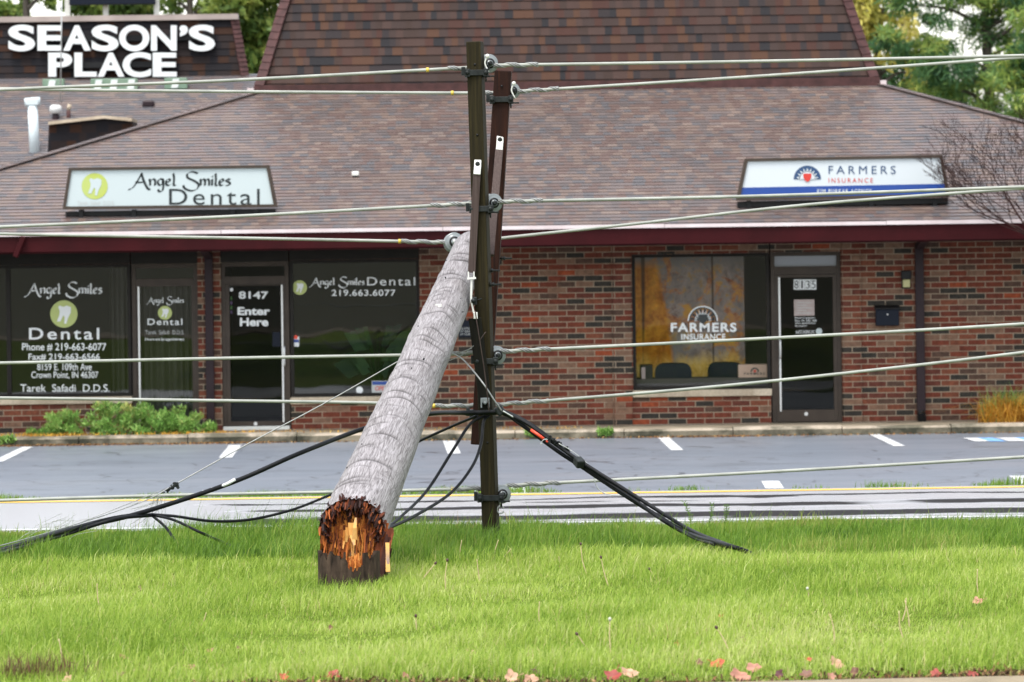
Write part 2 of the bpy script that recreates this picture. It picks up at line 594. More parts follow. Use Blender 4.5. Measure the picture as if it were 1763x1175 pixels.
M['signwhite'] = mat('sign_acrylic', (0.44, 0.5, 0.505), 0.35, 0, .3)
M['signwhite2'] = mat('bright_sign_acrylic', (0.52, 0.56, 0.58), 0.35, 0, .3)
M['signblack'] = mat('sign_black_vinyl', (0.008, 0.014, 0.016), 0.4)
M['signnavy'] = mat('sign_navy_vinyl', (0.015, 0.05, 0.13), 0.4)
M['signblue'] = mat('sign_blue_vinyl', (0.006, 0.045, 0.24), 0.35)
M['signred'] = mat('sign_red_vinyl', (0.5, 0.03, 0.018), 0.4)
M['lime'] = mat('lime_vinyl', (0.5, 0.55, 0.03), 0.45)
k_ = N(M['lime'])
k_.l(k_.ramp(k_.noise(scale=2.0, detail=0), [(0.35, (0.36, 0.40, 0.008)), (0.65, (0.38, 0.45, 0.12))]), k_.b.inputs['Base Color'])
M['palelime'] = mat('pale_lime_vinyl', (0.42, 0.48, 0.16), 0.5)
M['interior'] = mat('interior_wall', (0.30, 0.28, 0.26), 0.9)
M['interior_floor'] = mat('interior_carpet', (0.05, 0.045, 0.04), 0.9)
M['curtain'] = noisy('curtain_cloth', (0.11, 0.1, 0.085), (0.2, 0.185, 0.165), 0.9, 1.5, mapscale=(9, 9, 0.3))
M['card'] = noisy('cardboard', (0.42, 0.29, 0.22), (0.47, 0.34, 0.26), 0.85, 4)
M['paper'] = noisy('notice_paper', (0.36, 0.29, 0.27), (0.42, 0.35, 0.33), 0.8, 20)
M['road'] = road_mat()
M['lot'] = lot_mat()
M['walk'] = concrete_mat('sidewalk_concrete', (0.24, 0.2, 0.145), (0.31, 0.26, 0.19), (0.12, 0.1, 0.06), 0.5)
M['kerb'] = concrete_mat('kerb_concrete', (0.3, 0.25, 0.19), (0.4, 0.34, 0.27), (0.05, 0.05, 0.03), 0.85)
M['slab'] = concrete_mat('pale_concrete', (0.19, 0.15, 0.09), (0.26, 0.21, 0.135), (0.10, 0.08, 0.045), 0.5)
M['whiteline'] = paint_mat('white_line_paint', (0.62, 0.63, 0.63))
M['yellowline'] = paint_mat('yellow_line_paint', (0.75, 0.42, 0.03), 0.55)
M['blueline'] = paint_mat('blue_line_paint', (0.2, 0.42, 0.78))
M['soil'] = noisy('soil', (0.06, 0.09, 0.016), (0.12, 0.16, 0.03), 1.0, 9, bump=0.5, spec=0.0)
M['verge'] = noisy('verge_earth', (0.05, 0.05, 0.02), (0.09, 0.085, 0.035), 0.95, 4)
M['cable'] = noisy('black_cable', (0.003, 0.0034, 0.0042), (0.007, 0.008, 0.010), 0.5, 20, spec=.16)
M['wire'] = noisy('weathered_wire', (0.25, 0.26, 0.235), (0.35, 0.36, 0.325), 0.6, 6, spec=.2)
M['grip'] = noisy('wire_grip', (0.2, 0.21, 0.21), (0.3, 0.3, 0.29), 0.45, 30, metal=0.4)
M['steel'] = noisy('galvanised_steel', (0.4, 0.41, 0.4), (0.55, 0.56, 0.55), 0.4, 14, metal=0.5)
M['darksteel'] = noisy('dark_hardware', (0.006, 0.0075, 0.0075), (0.022, 0.026, 0.025), 0.5, 20, metal=0.2, spec=.3)
M['porcelain'] = mat('grey_porcelain', (0.19, 0.21, 0.215), 0.22)
M['tabwhite'] = mat('pale_bracket', (0.62, 0.62, 0.58), 0.45)
M['tapeY'] = mat('yellow_tape', (0.6, 0.42, 0.06), 0.6)
M['orange'] = mat('orange_sleeve', (0.75, 0.06, 0.02), 0.45)


def wood_grain(name, c0, c1, c2, axis_scale, rough=0.7):
    m = mat(name, c0, rough, 0, 0.15)
    k = N(m)
    f = k.noise(scale=1.0, detail=5, rough=0.6, mapscale=axis_scale)
    g = k.noise(scale=1.3, detail=3)
    c = k.ramp(f, [(0.3, c0), (0.55, c1), (0.75, c2)])
    k.l(c, k.b.inputs['Base Color'])
    k.bump(f, 0.4, 0.004)
    return m


M['arm_green'] = wood_grain('treated_timber', (0.008, 0.006, 0.0018), (0.019, 0.0145, 0.0045), (0.036, 0.028, 0.009), (60, 60, 1.5))
M['arm_red'] = wood_grain('red_brown_timber', (0.009, 0.003, 0.002), (0.022, 0.0065, 0.003), (0.044, 0.0135, 0.005), (60, 60, 1.5))
M['arm_black'] = wood_grain('blackened_timber', (0.003, 0.003, 0.0016), (0.006, 0.0055, 0.003), (0.012, 0.01, 0.005), (60, 60, 1.5))
M['brace'] = wood_grain('brace_wood', (0.04, 0.027, 0.024), (0.065, 0.046, 0.041), (0.09, 0.068, 0.06), (80, 80, 1.2))


# ------------------------------------------------------------------ lettering
_font_cache = {}


def glyphs(s, offset=0.0, shear=0.0, spacing=1.0, res=6):
    key = (s, offset, shear, spacing)
    if key in _font_cache: return _font_cache[key]
    c = bpy.data.curves.new('lettering_curve', 'FONT')
    c.body = s
    c.offset = offset
    c.shear = shear
    c.space_character = spacing
    c.resolution_u = res
    c.fill_mode = 'FRONT'
    o = bpy.data.objects.new('lettering_curve', c)
    COL.objects.link(o)
    dg = bpy.context.evaluated_depsgraph_get()
    me = bpy.data.meshes.new_from_object(o.evaluated_get(dg))
    V = np.array([v.co[:2] for v in me.vertices])
    F = [tuple(p.vertices) for p in me.polygons]
    bpy.data.objects.remove(o); bpy.data.curves.remove(c); bpy.data.meshes.remove(me)
    _font_cache[key] = (V, F)
    return V, F


def fit_text(mb, s, x0, x1, y0, y1, to3, mi=0, offset=0.0, shear=0.0, spacing=1.0):
    """lay a line of writing into the box x0..x1, y0 (top)..y1 (bottom)"""
    V, F = glyphs(s, offset, shear, spacing)
    a, b = V.min(0), V.max(0)
    q = (V - a) / (b - a)
    mb.add([to3(x0 + u * (x1 - x0), y1 + v * (y0 - y1)) for u, v in q], F, mi)


def stroke_text(mb, strokes, x0, x1, y0, y1, to3, nib=0.13, ang=35, mi=0, thin=0.035):
    """pen-drawn lettering: strokes are curves in letter units, drawn with a slanted broad nib"""
    allp = [p for s in strokes for p in s]
    ux0, ux1 = min(p[0] for p in allp), max(p[0] for p in allp)
    uy0, uy1 = min(p[1] for p in allp), max(p[1] for p in allp)
    sx, sy = (x1 - x0) / (ux1 - ux0), (y0 - y1) / (uy1 - uy0)
    nx, ny = math.cos(math.radians(ang)) * nib, math.sin(math.radians(ang)) * nib
    f = lambda x, y: to3(x0 + (x - ux0) * sx, y1 + (y - uy0) * sy)
    for s in strokes:
        P = crom([(p[0], p[1], 0) for p in s], 6)
        for i in range(len(P) - 1):
            a, b = P[i], P[i + 1]
            t = (b - a)
            if t.length < 1e-6: continue
            pn = Vector((-t.y, t.x, 0)).normalized() * thin
            n1 = Vector((nx, ny, 0))
            if n1.dot(pn) < 0: n1 = -n1
            n1 = n1 + pn
            mb.add([f(*(a + n1)[:2]), f(*(a - n1)[:2]), f(*(b - n1)[:2]), f(*(b + n1)[:2])], [(0, 1, 2, 3)], mi)


ANGEL_SMILES = [
    # A
    [(-1.0, -0.55), (-0.6, -0.45), (0.0, 0.3), (0.75, 1.75)], [(0.7, 1.8), (1.05, 0.6), (1.5, -0.35), (1.85, -0.6)], [(-0.05, 0.55), (0.5, 0.45), (1.1, 0.55)],
    # n
    [(1.75, 0.95), (1.85, 0.5), (1.85, 0.0)], [(1.85, 0.6), (2.2, 0.95), (2.5, 0.75), (2.5, 0.0)],
    # g
    [(3.55, 0.9), (3.1, 0.95), (2.85, 0.5), (3.1, 0.05), (3.45, 0.2), (3.55, 0.9)], [(3.55, 0.9), (3.6, 0.0), (3.45, -0.75), (3.05, -0.85), (2.9, -0.55)],
    # e
    [(3.95, 0.45), (4.45, 0.6), (4.35, 0.95), (4.0, 0.75), (3.95, 0.25), (4.25, 0.0), (4.6, 0.2)],
    # l
    [(4.9, 1.75), (5.0, 1.0), (4.95, 0.1), (5.2, 0.0)],
    # S
    [(8.1, 1.75), (7.4, 2.0), (6.75, 1.7), (6.8, 1.15), (7.6, 0.7), (8.2, 0.2), (8.0, -0.5), (7.2, -0.75), (6.4, -0.4), (6.2, 0.05)],
    # m
    [(8.45, 0.95), (8.5, 0.5), (8.5, 0.0)], [(8.5, 0.6), (8.8, 0.95), (9.05, 0.7), (9.05, 0.0)], [(9.05, 0.6), (9.35, 0.95), (9.6, 0.7), (9.6, 0.0)],
    # i
    [(10.0, 0.95), (10.0, 0.0)], [(10.0, 1.35), (10.05, 1.3), (10.08, 1.25)],
    # l
    [(10.45, 1.75), (10.5, 1.0), (10.45, 0.1), (10.7, 0.0)],
    # e
    [(10.95, 0.45), (11.45, 0.6), (11.35, 0.95), (11.0, 0.75), (10.95, 0.25), (11.25, 0.0), (11.6, 0.2)],
    # s
    [(12.35, 0.85), (12.0, 0.95), (11.85, 0.7), (12.3, 0.4), (12.3, 0.1), (11.8, 0.0)],
]


def disc(mb, cx, cy, r, to3, mi=0, n=40, r0=0.0, a0=0.0, a1=2 * math.pi):
    k = n + (0 if abs(a1 - a0 - 2 * math.pi) < 1e-6 else 1)
    ring = [(cx + r * math.cos(a0 + (a1 - a0) * i / n), cy - r * math.sin(a0 + (a1 - a0) * i / n)) for i in range(n + 1)]
    if r0 <= 0:
        mb.add([to3(*p) for p in ring[:k]], [tuple(range(k))], mi)
    else:
        inner = [(cx + r0 * math.cos(a0 + (a1 - a0) * i / n), cy - r0 * math.sin(a0 + (a1 - a0) * i / n)) for i in range(n + 1)]
        for i in range(n):
            mb.add([to3(*ring[i]), to3(*ring[i + 1]), to3(*inner[i + 1]), to3(*inner[i])], [(0, 1, 2, 3)], mi)


def tooth_logo(mb, cx, cy, r, to3, to3b, m_disc, m_tooth):
    disc(mb, cx, cy, r, to3, m_disc)
    T = [(-0.30, -0.62), (-0.05, -0.52), (0.2, -0.62), (0.52, -0.5), (0.5, -0.1), (0.3, 0.3), (0.18, 0.72), (0.02, 0.7), (0.06, 0.2), (-0.06, 0.12), (-0.25, 0.55), (-0.52, 0.55), (-0.34, 0.1), (-0.3, -0.2), (-0.42, -0.5)]
    mb.add([to3b(cx + x * r, cy + y * r) for x, y in T], [tuple(range(len(T)))], m_tooth)


def sun_emblem(mb, cx, cy, r, to3, to3b, m_arch, m_ray, m_shield, white_rays=True):
    """half-round rising sun with rays and a shield; cy is the flat lower edge"""
    disc(mb, cx, cy, r, to3, m_arch, 28, r * 0.86 if not white_rays else 0.0, 0, math.pi)
    if not white_rays:
        for i in range(9):
            a = math.pi * (i + 0.5) / 9
            w = 0.13
            mb.add([to3(cx + r * 0.25 * math.cos(a - w * 2), cy - r * 0.25 * math.sin(a - w * 2)), to3(cx + r * 0.8 * math.cos(a), cy - r * 0.8 * math.sin(a)),
                    to3(cx + r * 0.25 * math.cos(a + w * 2), cy - r * 0.25 * math.sin(a + w * 2))], [(0, 1, 2)], m_ray)
        disc(mb, cx, cy, r * 0.55, to3, m_ray, 20, 0, 0, math.pi)
    else:
        for i in range(9):
            a = math.pi * (i + 0.5) / 9
            w = 0.16
            mb.add([to3b(cx + r * 0.55 * math.cos(a - w), cy - r * 0.55 * math.sin(a - w)), to3b(cx + r * 0.84 * math.cos(a), cy - r * 0.84 * math.sin(a)),
                    to3b(cx + r * 0.55 * math.cos(a + w), cy - r * 0.55 * math.sin(a + w))], [(0, 1, 2)], m_ray)
        disc(mb, cx, cy, r * 0.6, to3b, m_ray, 20, 0, 0, math.pi)
    t3c = lambda x, y: Vector(to3b(x, y)) + Vector((0, -0.003, 0))
    Sh = [(-0.3, -0.42), (0.3, -0.42), (0.3, -0.15), (0.18, 0.08), (0, 0.2), (-0.18, 0.08), (-0.3, -0.15)]
    mb.add([t3c(cx + x * r, cy + y * r) for x, y in Sh], [tuple(range(len(Sh)))], m_shield)


# ================================================================== SETTING
# far ground under everything
g = MB()
g.quad((-900, -900, -0.06), (900, -900, -0.06), (900, 1500, -0.06), (-900, 1500, -0.06))
tag(g.build('ground', M['verge']), 'bare earth ground reaching out past the buildings', kind='structure')

# parking lot
KY = on_flat(881, 757).y            # foot of the kerb before the shops
LF = lambda x: 46.3 + 0.03 * x      # far edge of the road, near edge of the lot
g = MB()
g.quad((-60, LF(-60) - 0.6, 0.0), (60, LF(60) - 0.6, 0.0), (60, KY + 0.02, 0.0), (-60, KY + 0.02, 0.0))
tag(g.build('parking_lot', M['lot']), 'damp grey asphalt parking lot in front of the shops', kind='structure')
# road
RN = lambda x: 41.0 + 0.004 * x
RF = lambda x: 46.25 + 0.03 * x
g = MB()
nx_ = 60
for i in range(nx_):
    xa, xb = -60 + 120 * i / nx_, -60 + 120 * (i + 1) / nx_
    g.quad((xa, RN(xa), 0.012), (xb, RN(xb), 0.012), (xb, RF(xb), 0.012), (xa, RF(xa), 0.012))
    g.quad((xa, RN(xa), 0.012), (xb, RN(xb), 0.012), (xb, RN(xb), -0.06), (xa, RN(xa), -0.06))
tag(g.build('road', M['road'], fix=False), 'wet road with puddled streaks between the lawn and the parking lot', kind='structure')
g = MB()
g.quad((-60, RF(-60) - 0.42, 0.017), (60, RF(60) - 0.42, 0.017), (60, RF(60) - 0.22, 0.017), (-60, RF(-60) - 0.22, 0.017))
tag(g.build('yellow_road_line', M['yellowline']), 'yellow edge line along the far side of the wet road', kind='structure')
g = MB()
g.quad((-60, RN(-60) + 0.35, 0.017), (60, RN(60) + 0.35, 0.017), (60, RN(60) + 0.52, 0.017), (-60, RN(-60) + 0.52, 0.017))
tag(g.build('white_road_line', M['whiteline']), 'white edge line along the near side of the wet road', kind='structure')
# parking stripes: top and bottom end in the picture, width in metres
for (xa, ya), (xb, yb), w in (((48, 770), (-6, 796), .15), ((405, 767), (388, 789), .17), ((773, 760), (782, 782), .17), ((1141, 753), (1166, 776), .16),
                              ((1500, 746), (1549, 769), .15), ((884, 836), (894, 851), .2), ((1326, 829), (1334, 842), .2), ((1752, 820), (1775, 834), .2)):
    a, b = on_flat(xa, ya), on_flat(xb, yb)
    g = MB()
    g.quad((a.x - w / 2, a.y, .005), (a.x + w / 2, a.y, .005), (b.x + w / 2, b.y, .005), (b.x - w / 2, b.y, .005))
    tag(g.build('parking_line', M['whiteline']), kind='structure')
# painted blue and white marking at the right
g = MB()
a, b = on_flat(1664, 758), on_flat(1790, 757)
for q, (u0, u1, mi) in enumerate(((0, .2, 0), (.2, .42, 1), (.46, .72, 0), (.72, 1.0, 1))):
    p0, p1 = a.lerp(b, u0), a.lerp(b, u1)
    g.quad((p0.x + .06, p0.y - .5, .006), (p1.x + .06, p1.y - .5, .006), (p1.x, p1.y + .5, .006), (p0.x, p0.y + .5, .006), mi)
tag(g.build('accessible_bay_marking', [M['whiteline'], M['blueline']]), kind='structure')

# kerb and sidewalk before the shops
WALLY = 60.0
g = MB()
xs = [-30 + i * 1.5 for i in range(41)]
for i in range(40):
    j0, j1 = random.uniform(-.012, .012), random.uniform(-.012, .012)
    x0, x1 = xs[i] + 0.008, xs[i + 1] - 0.004
    prof = [(KY + j0, -0.02), (KY + .02 + j0, 0.085), (KY + .06 + j0, 0.118 + j1), (KY + .32, 0.12 + j1), (KY + .32, -0.02)]
    n = len(prof)
    g.add([(x0, y, z) for y, z in prof] + [(x1, y, z) for y, z in prof],
          [tuple(range(n)), tuple(reversed(range(n, 2 * n)))] + [(k, k + n, (k + 1) % n + n, (k + 1) % n) for k in range(n)])
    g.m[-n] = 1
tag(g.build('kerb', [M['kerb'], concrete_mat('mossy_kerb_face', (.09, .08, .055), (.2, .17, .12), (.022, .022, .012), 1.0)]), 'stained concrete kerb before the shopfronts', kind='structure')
g = MB()
g.box(-30, 30, KY + .325, WALLY + 0.3, -0.05, 0.105)
tag(g.build('sidewalk', M['walk']), 'brown stained walkway at the foot of the shopfronts', kind='structure')

# lawn
g = MB()
ys = [19 + i * 0.5 for i in range(int((41.0 - 19) / 0.5))] + [40.6, 41.02]
xs = [-30 + i for i in range(61)]
base_i = {}
for i, y in enumerate(ys):
    for j, x in enumerate(xs):
        base_i[i, j] = g.add([(x, y, lawn_z(y, x) if y < 40.9 else -0.02)], [])
for i in range(len(ys) - 1):
    for j in range(len(xs) - 1):
        g.f.append((base_i[i, j], base_i[i, j + 1], base_i[i + 1, j + 1], base_i[i + 1, j])); g.m.append(0)
tag(g.build('lawn', M['soil']), 'lawn soil rising in a low bank beside the road', kind='structure')
# pale pavement at the very bottom of the picture, its edge runs slightly askew
e0, e1 = on_flat(1250, 1175, .52), on_flat(1763, 1164, .52)
sl = (e1.y - e0.y) / (e1.x - e0.x)
g = MB()
g.prism([(-30, 17), (30, 17), (30, e0.y + sl * (30 - e0.x)), (-30, e0.y + sl * (-30 - e0.x))], 0.2, 0.522, lambda u, v, d: (u, v, d))
tag(g.build('pavement', M['slab']), 'pale concrete pavement edge along the near side of the lawn', kind='structure')
SLABY = lambda x: e0.y + sl * (x - e0.x)
# near ground under the camera
g = MB()
g.quad((-80, -80, 0.45), (80, -80, 0.45), (80, 19.2, 0.45), (-80, 19.2, 0.45))
tag(g.build('near_ground', M['verge']), 'earth ground on the photographer\'s side of the lawn', kind='structure')


# ------------------------------------------------------------------ grass
def grass_mesh(name, mats, X, Y, Z, H, wid, rnd, lean=0.35, base=(0, 0, 0)):
    n = len(X)
    az = RNG.uniform(0, 2 * math.pi, n)
    ln = RNG.gamma(2.0, lean / 2.0, n) * H
    la = RNG.uniform(0, 2 * math.pi, n)
    # wind and rain have laid the blades over to the right a little
    dx = np.cos(la) * ln + 0.12 * H
    dy = np.sin(la) * ln
    wx, wy = np.cos(az) * wid / 2, np.sin(az) * wid / 2
    V = np.zeros((n, 5, 3), np.float32)
    V[:, 0] = np.stack([X - wx, Y - wy, Z], 1)
    V[:, 1] = np.stack([X + wx, Y + wy, Z], 1)
    mx, my, mz = X + dx * 0.3, Y + dy * 0.3, Z + H * 0.6
    V[:, 2] = np.stack([mx + wx * .75, my + wy * .75, mz], 1)
    V[:, 3] = np.stack([mx - wx * .75, my - wy * .75, mz], 1)
    V[:, 4] = np.stack([X + dx, Y + dy, Z + H * np.clip(1 - (ln / H) ** 2 * .3, .3, 1)], 1)
    V -= np.array(base, np.float32)
    me = bpy.data.meshes.new(name)
    me.vertices.add(n * 5)
    me.vertices.foreach_set('co', V.reshape(-1))
    o = np.arange(n)[:, None] * 5
    loops = np.concatenate([o + np.array([[0, 1, 2, 3]]), o + np.array([[3, 2, 4]])], 1).reshape(-1)
    me.loops.add(n * 7)
    me.loops.foreach_set('vertex_index', loops.astype(np.int32))
    me.polygons.add(n * 2)
    st = (np.arange(n)[:, None] * 7 + np.array([[0, 4]])).reshape(-1)
    me.polygons.foreach_set('loop_start', st.astype(np.int32))
    me.update(calc_edges=True)
    at = me.attributes.new('rnd', 'FLOAT', 'POINT')
    at.data.foreach_set('value', np.repeat(rnd.astype(np.float32), 5))
    for m in (mats if isinstance(mats, (list, tuple)) else [mats]): me.materials.append(m)
    ob = bpy.data.objects.new(name, me)
    COL.objects.link(ob)
    ob.location = base
    return ob


M['grass'] = rnd_mat('lawn_grass', [(0.0, (0.10, 0.19, 0.016)), (0.28, (0.18, 0.29, 0.03)), (0.55, (0.315, 0.435, 0.062)), (0.78, (0.44, 0.53, 0.11)), (0.9, (0.54, 0.60, 0.22)), (1.0, (0.5, 0.41, 0.18))], 0.5, 'LINEAR', 0.45, 0.3)
M['bankgrass'] = rnd_mat('bank_grass', [(0.0, (0.05, 0.11, 0.012)), (0.5, (0.125, 0.235, 0.022)), (0.8, (0.21, 0.33, 0.04)), (0.93, (0.30, 0.31, 0.08)), (1.0, (0.30, 0.18, 0.08))], 0.5, 'LINEAR', 0.35, 0.3)


def lowfreq(X, Y, seed, sc):
    r = np.random.default_rng(seed)
    o = np.zeros_like(X)
    for i in range(7):
        a, p = r.uniform(0, 2 * math.pi), r.uniform(0, 6.28)
        f = sc * r.uniform(.5, 2.2)
        o += np.sin((X * math.cos(a) + Y * math.sin(a)) * f + p)
    return o / 7 ** .5


def scatter(n, y0, y1, margin=1.0):
    Y = RNG.uniform(y0, y1, int(n * 1.0))
    hw = 0.1205 * Y + margin
    X = RNG.uniform(-1, 1, len(Y)) * (0.1205 * y1 + margin)
    k = np.abs(X) < hw
    return X[k], Y[k]


def lz(Y, X):
    z = np.where(Y > 30.6, 0.5 - 0.0475 * (Y - 30.6), 0.5)
    return z + 0.015 * np.sin(X * 1.7 + Y) + 0.012 * np.sin(Y * 2.3 - X)


X, Y = scatter(270000, 21.9, 31.2, 1.8)
k = (Y > SLABY(X) + 0.03) & (RNG.random(len(X)) < np.clip((Y - SLABY(X) - .05) / .5, .12, 1)) & (Y < 30.4 + .35 * lowfreq(X, Y * 0, 31, 1.5) + RNG.normal(0, .15, len(X)))
X, Y = X[k], Y[k]
lf, lf2 = lowfreq(X, Y, 3, 1.3), lowfreq(X, Y, 5, 3.5)
H = (0.075 + 0.022 * lf + 0.012 * lf2).clip(.03, .16) * RNG.uniform(.6, 1.45, len(X))
H *= np.clip((Y - SLABY(X)) / 0.7, 0.35, 1)
rnd = np.clip(RNG.normal(0.56, 0.19, len(X)) + 0.10 * lf2 - 0.08 * lf, 0, .93)
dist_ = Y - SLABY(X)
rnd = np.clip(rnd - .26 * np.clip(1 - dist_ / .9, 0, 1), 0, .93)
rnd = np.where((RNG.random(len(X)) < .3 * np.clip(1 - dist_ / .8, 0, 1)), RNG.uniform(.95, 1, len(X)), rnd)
patch_ = lowfreq(X, Y, 41, .8)
rnd = np.clip(rnd + .09 * patch_, 0, .93)
rnd = np.where((RNG.random(len(X)) < 0.03 + .05 * np.clip(lowfreq(X, Y, 43, 2.2) - .8, 0, 1)), RNG.uniform(.94, 1, len(X)), rnd)
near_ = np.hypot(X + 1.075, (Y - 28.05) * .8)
rnd = np.clip(rnd - .28 * np.clip(1 - (near_ - .2) / .35, 0, 1), 0, 1)  # blades round the stump painted darker, as contact shade
long_ = RNG.random(len(X)) < .02
H = np.where(long_, H * 1.55, H)
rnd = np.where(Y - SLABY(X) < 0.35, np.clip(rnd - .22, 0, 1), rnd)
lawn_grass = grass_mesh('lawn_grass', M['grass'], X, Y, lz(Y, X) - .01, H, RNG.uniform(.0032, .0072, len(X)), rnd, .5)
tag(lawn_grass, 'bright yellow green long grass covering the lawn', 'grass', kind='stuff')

X, Y = scatter(200000, 29.9, 40.95, 1.8)
k = (Y < 40.9) & (Y > 30.2 + .35 * lowfreq(X, Y * 0, 31, 1.5))
X, Y = X[k], Y[k]
lf, lf2 = lowfreq(X, Y, 8, 1.1), lowfreq(X, Y, 9, 3.0)
H = (0.10 + 0.03 * lf + 0.035 * lf2).clip(.025, .22) * RNG.uniform(.5, 1.4, len(X))
edge = np.clip((40.9 - Y) / 3.5, 0, 1)
H *= 0.28 + 0.72 * edge
H = np.where(RNG.random(len(X)) < .03, H * 1.7 + .02, H)
rnd = np.clip(RNG.normal(0.46, 0.21, len(X)) + 0.2 * lf2 - .12 * lf, 0, 0.9)
rnd = np.where((RNG.random(len(X)) < 0.35) & (Y > 38.5), RNG.uniform(.85, 1, len(X)), rnd)
bank_grass = grass_mesh('bank_grass', M['bankgrass'], X, Y, lz(Y, X) - .01, H, RNG.uniform(.004, .007, len(X)), rnd, .35)
tag(bank_grass, 'darker tall grass on the bank beside the road', 'grass', kind='stuff')

# bare soil and litter where the lawn meets the pavement
g = MB()
n_e = 160
for i in range(n_e):
    xa, xb = -10 + 20 * i / n_e, -10 + 20 * (i + 1) / n_e
    wa = lambda x: SLABY(x) + .26 + .10 * math.sin(x * 3.1) + .07 * math.sin(x * 7.7 + 1)
    za = lambda x, y: lawn_z(y, x) + .008
    ya, yb = SLABY(xa) - .01, SLABY(xb) - .01
    g.quad((xa, ya, .553 if False else za(xa, ya)), (xb, yb, za(xb, yb)), (xb, wa(xb), za(xb, wa(xb))), (xa, wa(xa), za(xa, wa(xa))))
tag(g.build('soil_strip', noisy('dark_soil', (.022, .014, .008), (.06, .04, .02), 1.0, 14, bump=.6, spec=0), fix=False), 'strip of dark bare soil along the pavement edge', kind='structure')
n = 5200
X = RNG.uniform(-4.2, 4.2, n)
Y = SLABY(X) + np.abs(RNG.normal(0, .2, n))
lt_ = grass_mesh('edge_litter', rnd_mat('edge_litter', [(0, (.03, .018, .008)), (.45, (.10, .05, .02)), (.7, (.20, .10, .04)), (.85, (.12, .18, .03)), (1, (.4, .25, .12))], .85), X, Y, lz(Y, X) + .004, RNG.uniform(.008, .045, n), RNG.uniform(.006, .02, n), RNG.random(n), 1.4)
tag(lt_, 'brown leaf litter and weeds on the soil along the pavement edge', 'litter', kind='stuff')

# thin strip of grass between road and parking lot
n = 9000
X = RNG.uniform(-8, 8, n)
wv = lowfreq(X, X * 0, 21, 1.6) + lowfreq(X, X * 0, 22, 5)
k = (wv + np.where(X < -0.5, 0.9, -0.55)) > RNG.normal(0, .5, n)
X = X[k]
Y = RF(X) + RNG.uniform(0.0, 0.35, len(X))
H = (0.045 + 0.03 * wv[k]).clip(.02, .12) * RNG.uniform(.5, 1.4, len(X))
strip = grass_mesh('roadside_grass', M['bankgrass'], X, Y, X * 0, H, RNG.uniform(.006, .010, len(X)), np.clip(RNG.normal(.62, .2, len(X)), 0, 1), .3)
tag(strip, 'ragged strip of grass between the yellow line and parking lot', 'grass', kind='stuff')


# ================================================================== BRICK SHOP BUILDING
bx = lambda px, py=560: W(px, py, WALLY).x
bz = lambda py, px: W(px, py, WALLY).z
FLOORZ = 0.105
shop = thing('shop_building', (0.8, 60.0, FLOORZ), 'brown brick shop building with a shingled hip roof and tall upper mansard', 'building')

ZTOP = 3.02
openings = [  # x0, x1 (picture), sill, head (picture), z taken at x mid
    ('w', bx(-175), bx(225), bz(684, 110), bz(456, 110)),
    ('d', bx(227), bx(341), FLOORZ, bz(455, 285)),
    ('d', bx(381), bx(498), FLOORZ, bz(452, 440)),
    ('w', bx(499.5), bx(723), bz(683, 610), bz(447, 610)),
    ('w', bx(1089), bx(1326), bz(671, 1208), bz(437, 1208)),
    ('d', bx(1328), bx(1449), FLOORZ, bz(434, 1388)),
]
g = MB()
T = 0.22
edges = [bx(-900)]
prev = bx(-480)
for kind, x0, x1, z0, z1 in openings:
    if x0 - prev > 0.03:
        g.box(prev, x0, WALLY, WALLY + T, FLOORZ - .03, ZTOP)
    if z0 > FLOORZ + .05:
        g.box(x0, x1, WALLY, WALLY + T, FLOORZ - .03, z0 - 0.10)
    g.box(x0, x1, WALLY, WALLY + T, z1, ZTOP)
    prev = x1
    # close the hair gap to a neighbour that follows directly
g.box(prev, bx(2290), WALLY, WALLY + T, FLOORZ - .03, ZTOP)
# brick columns standing proud of the wall
g.box(bx(1056), bx(1087), WALLY - .035, WALLY - .001, FLOORZ - .02, ZTOP - .02)
g.box(bx(1451), bx(1482), WALLY - .035, WALLY - .001, FLOORZ - .02, ZTOP - .02)
# side and rear walls
g.box(bx(-480), bx(-480) + T, WALLY + T + .002, 73, FLOORZ - .03, ZTOP)
g.box(bx(2290) - T, bx(2290), WALLY + T + .002, 73, FLOORZ - .03, ZTOP)
g.box(bx(-480), bx(2290), 73.002, 73.2, FLOORZ - .03, ZTOP)
g.build('wall', M['brick'], shop, base=(0, 60, 0))
g = MB()
for kind, x0, x1, z0, z1 in openings[:4]:
    g.box(x0, x1, WALLY - .012, WALLY - .002, z1 + .002, ZTOP - .03)
g.build('header_board', M['bronze'], shop)

# fascia, drip edge, soffit
EAVEY, EAVEZ = 58.5, 2.94
XL, XR = -10.1, 11.85
g = MB()
g.box(XL, XR, EAVEY, EAVEY + .05, EAVEZ - .275, EAVEZ - .062)
g.box(XL, XR, EAVEY + .052, EAVEY + .1, EAVEZ - .30, EAVEZ - .10)
for xx in np.arange(XL + 1.2, XR, 3.05):
    g.box(xx, xx + .012, EAVEY - .004, EAVEY - .001, EAVEZ - .272, EAVEZ - .066)
g.build('fascia', M['maroon'], shop)
g = MB()
xx = XL
while xx < XR:
    w = 3.05
    g.box(xx, min(xx + w, XR) - .006, EAVEY - .03 + random.uniform(-.004, .004), EAVEY + .06, EAVEZ - .058, EAVEZ - .006 + random.uniform(-.003, .003))
    xx += w
g.build('drip_edge', M['pinktrim'], shop)
g = MB()
g.box(XL + .1, XR - .1, EAVEY + .1, WALLY - .002, EAVEZ - .16, EAVEZ - .12)
g.build('soffit', M['bronze'], shop)
# downspout elbow near the left end
g = MB()
p = W(30, 424, EAVEY - .06)
g.bar((p.x + .09, EAVEY - .07, EAVEZ - .06), (p.x - .03, EAVEY - .06, EAVEZ - .34), .085, .07, mi=0, bev=.01)
g.build('downspout_elbow', M['maroon'], shop)


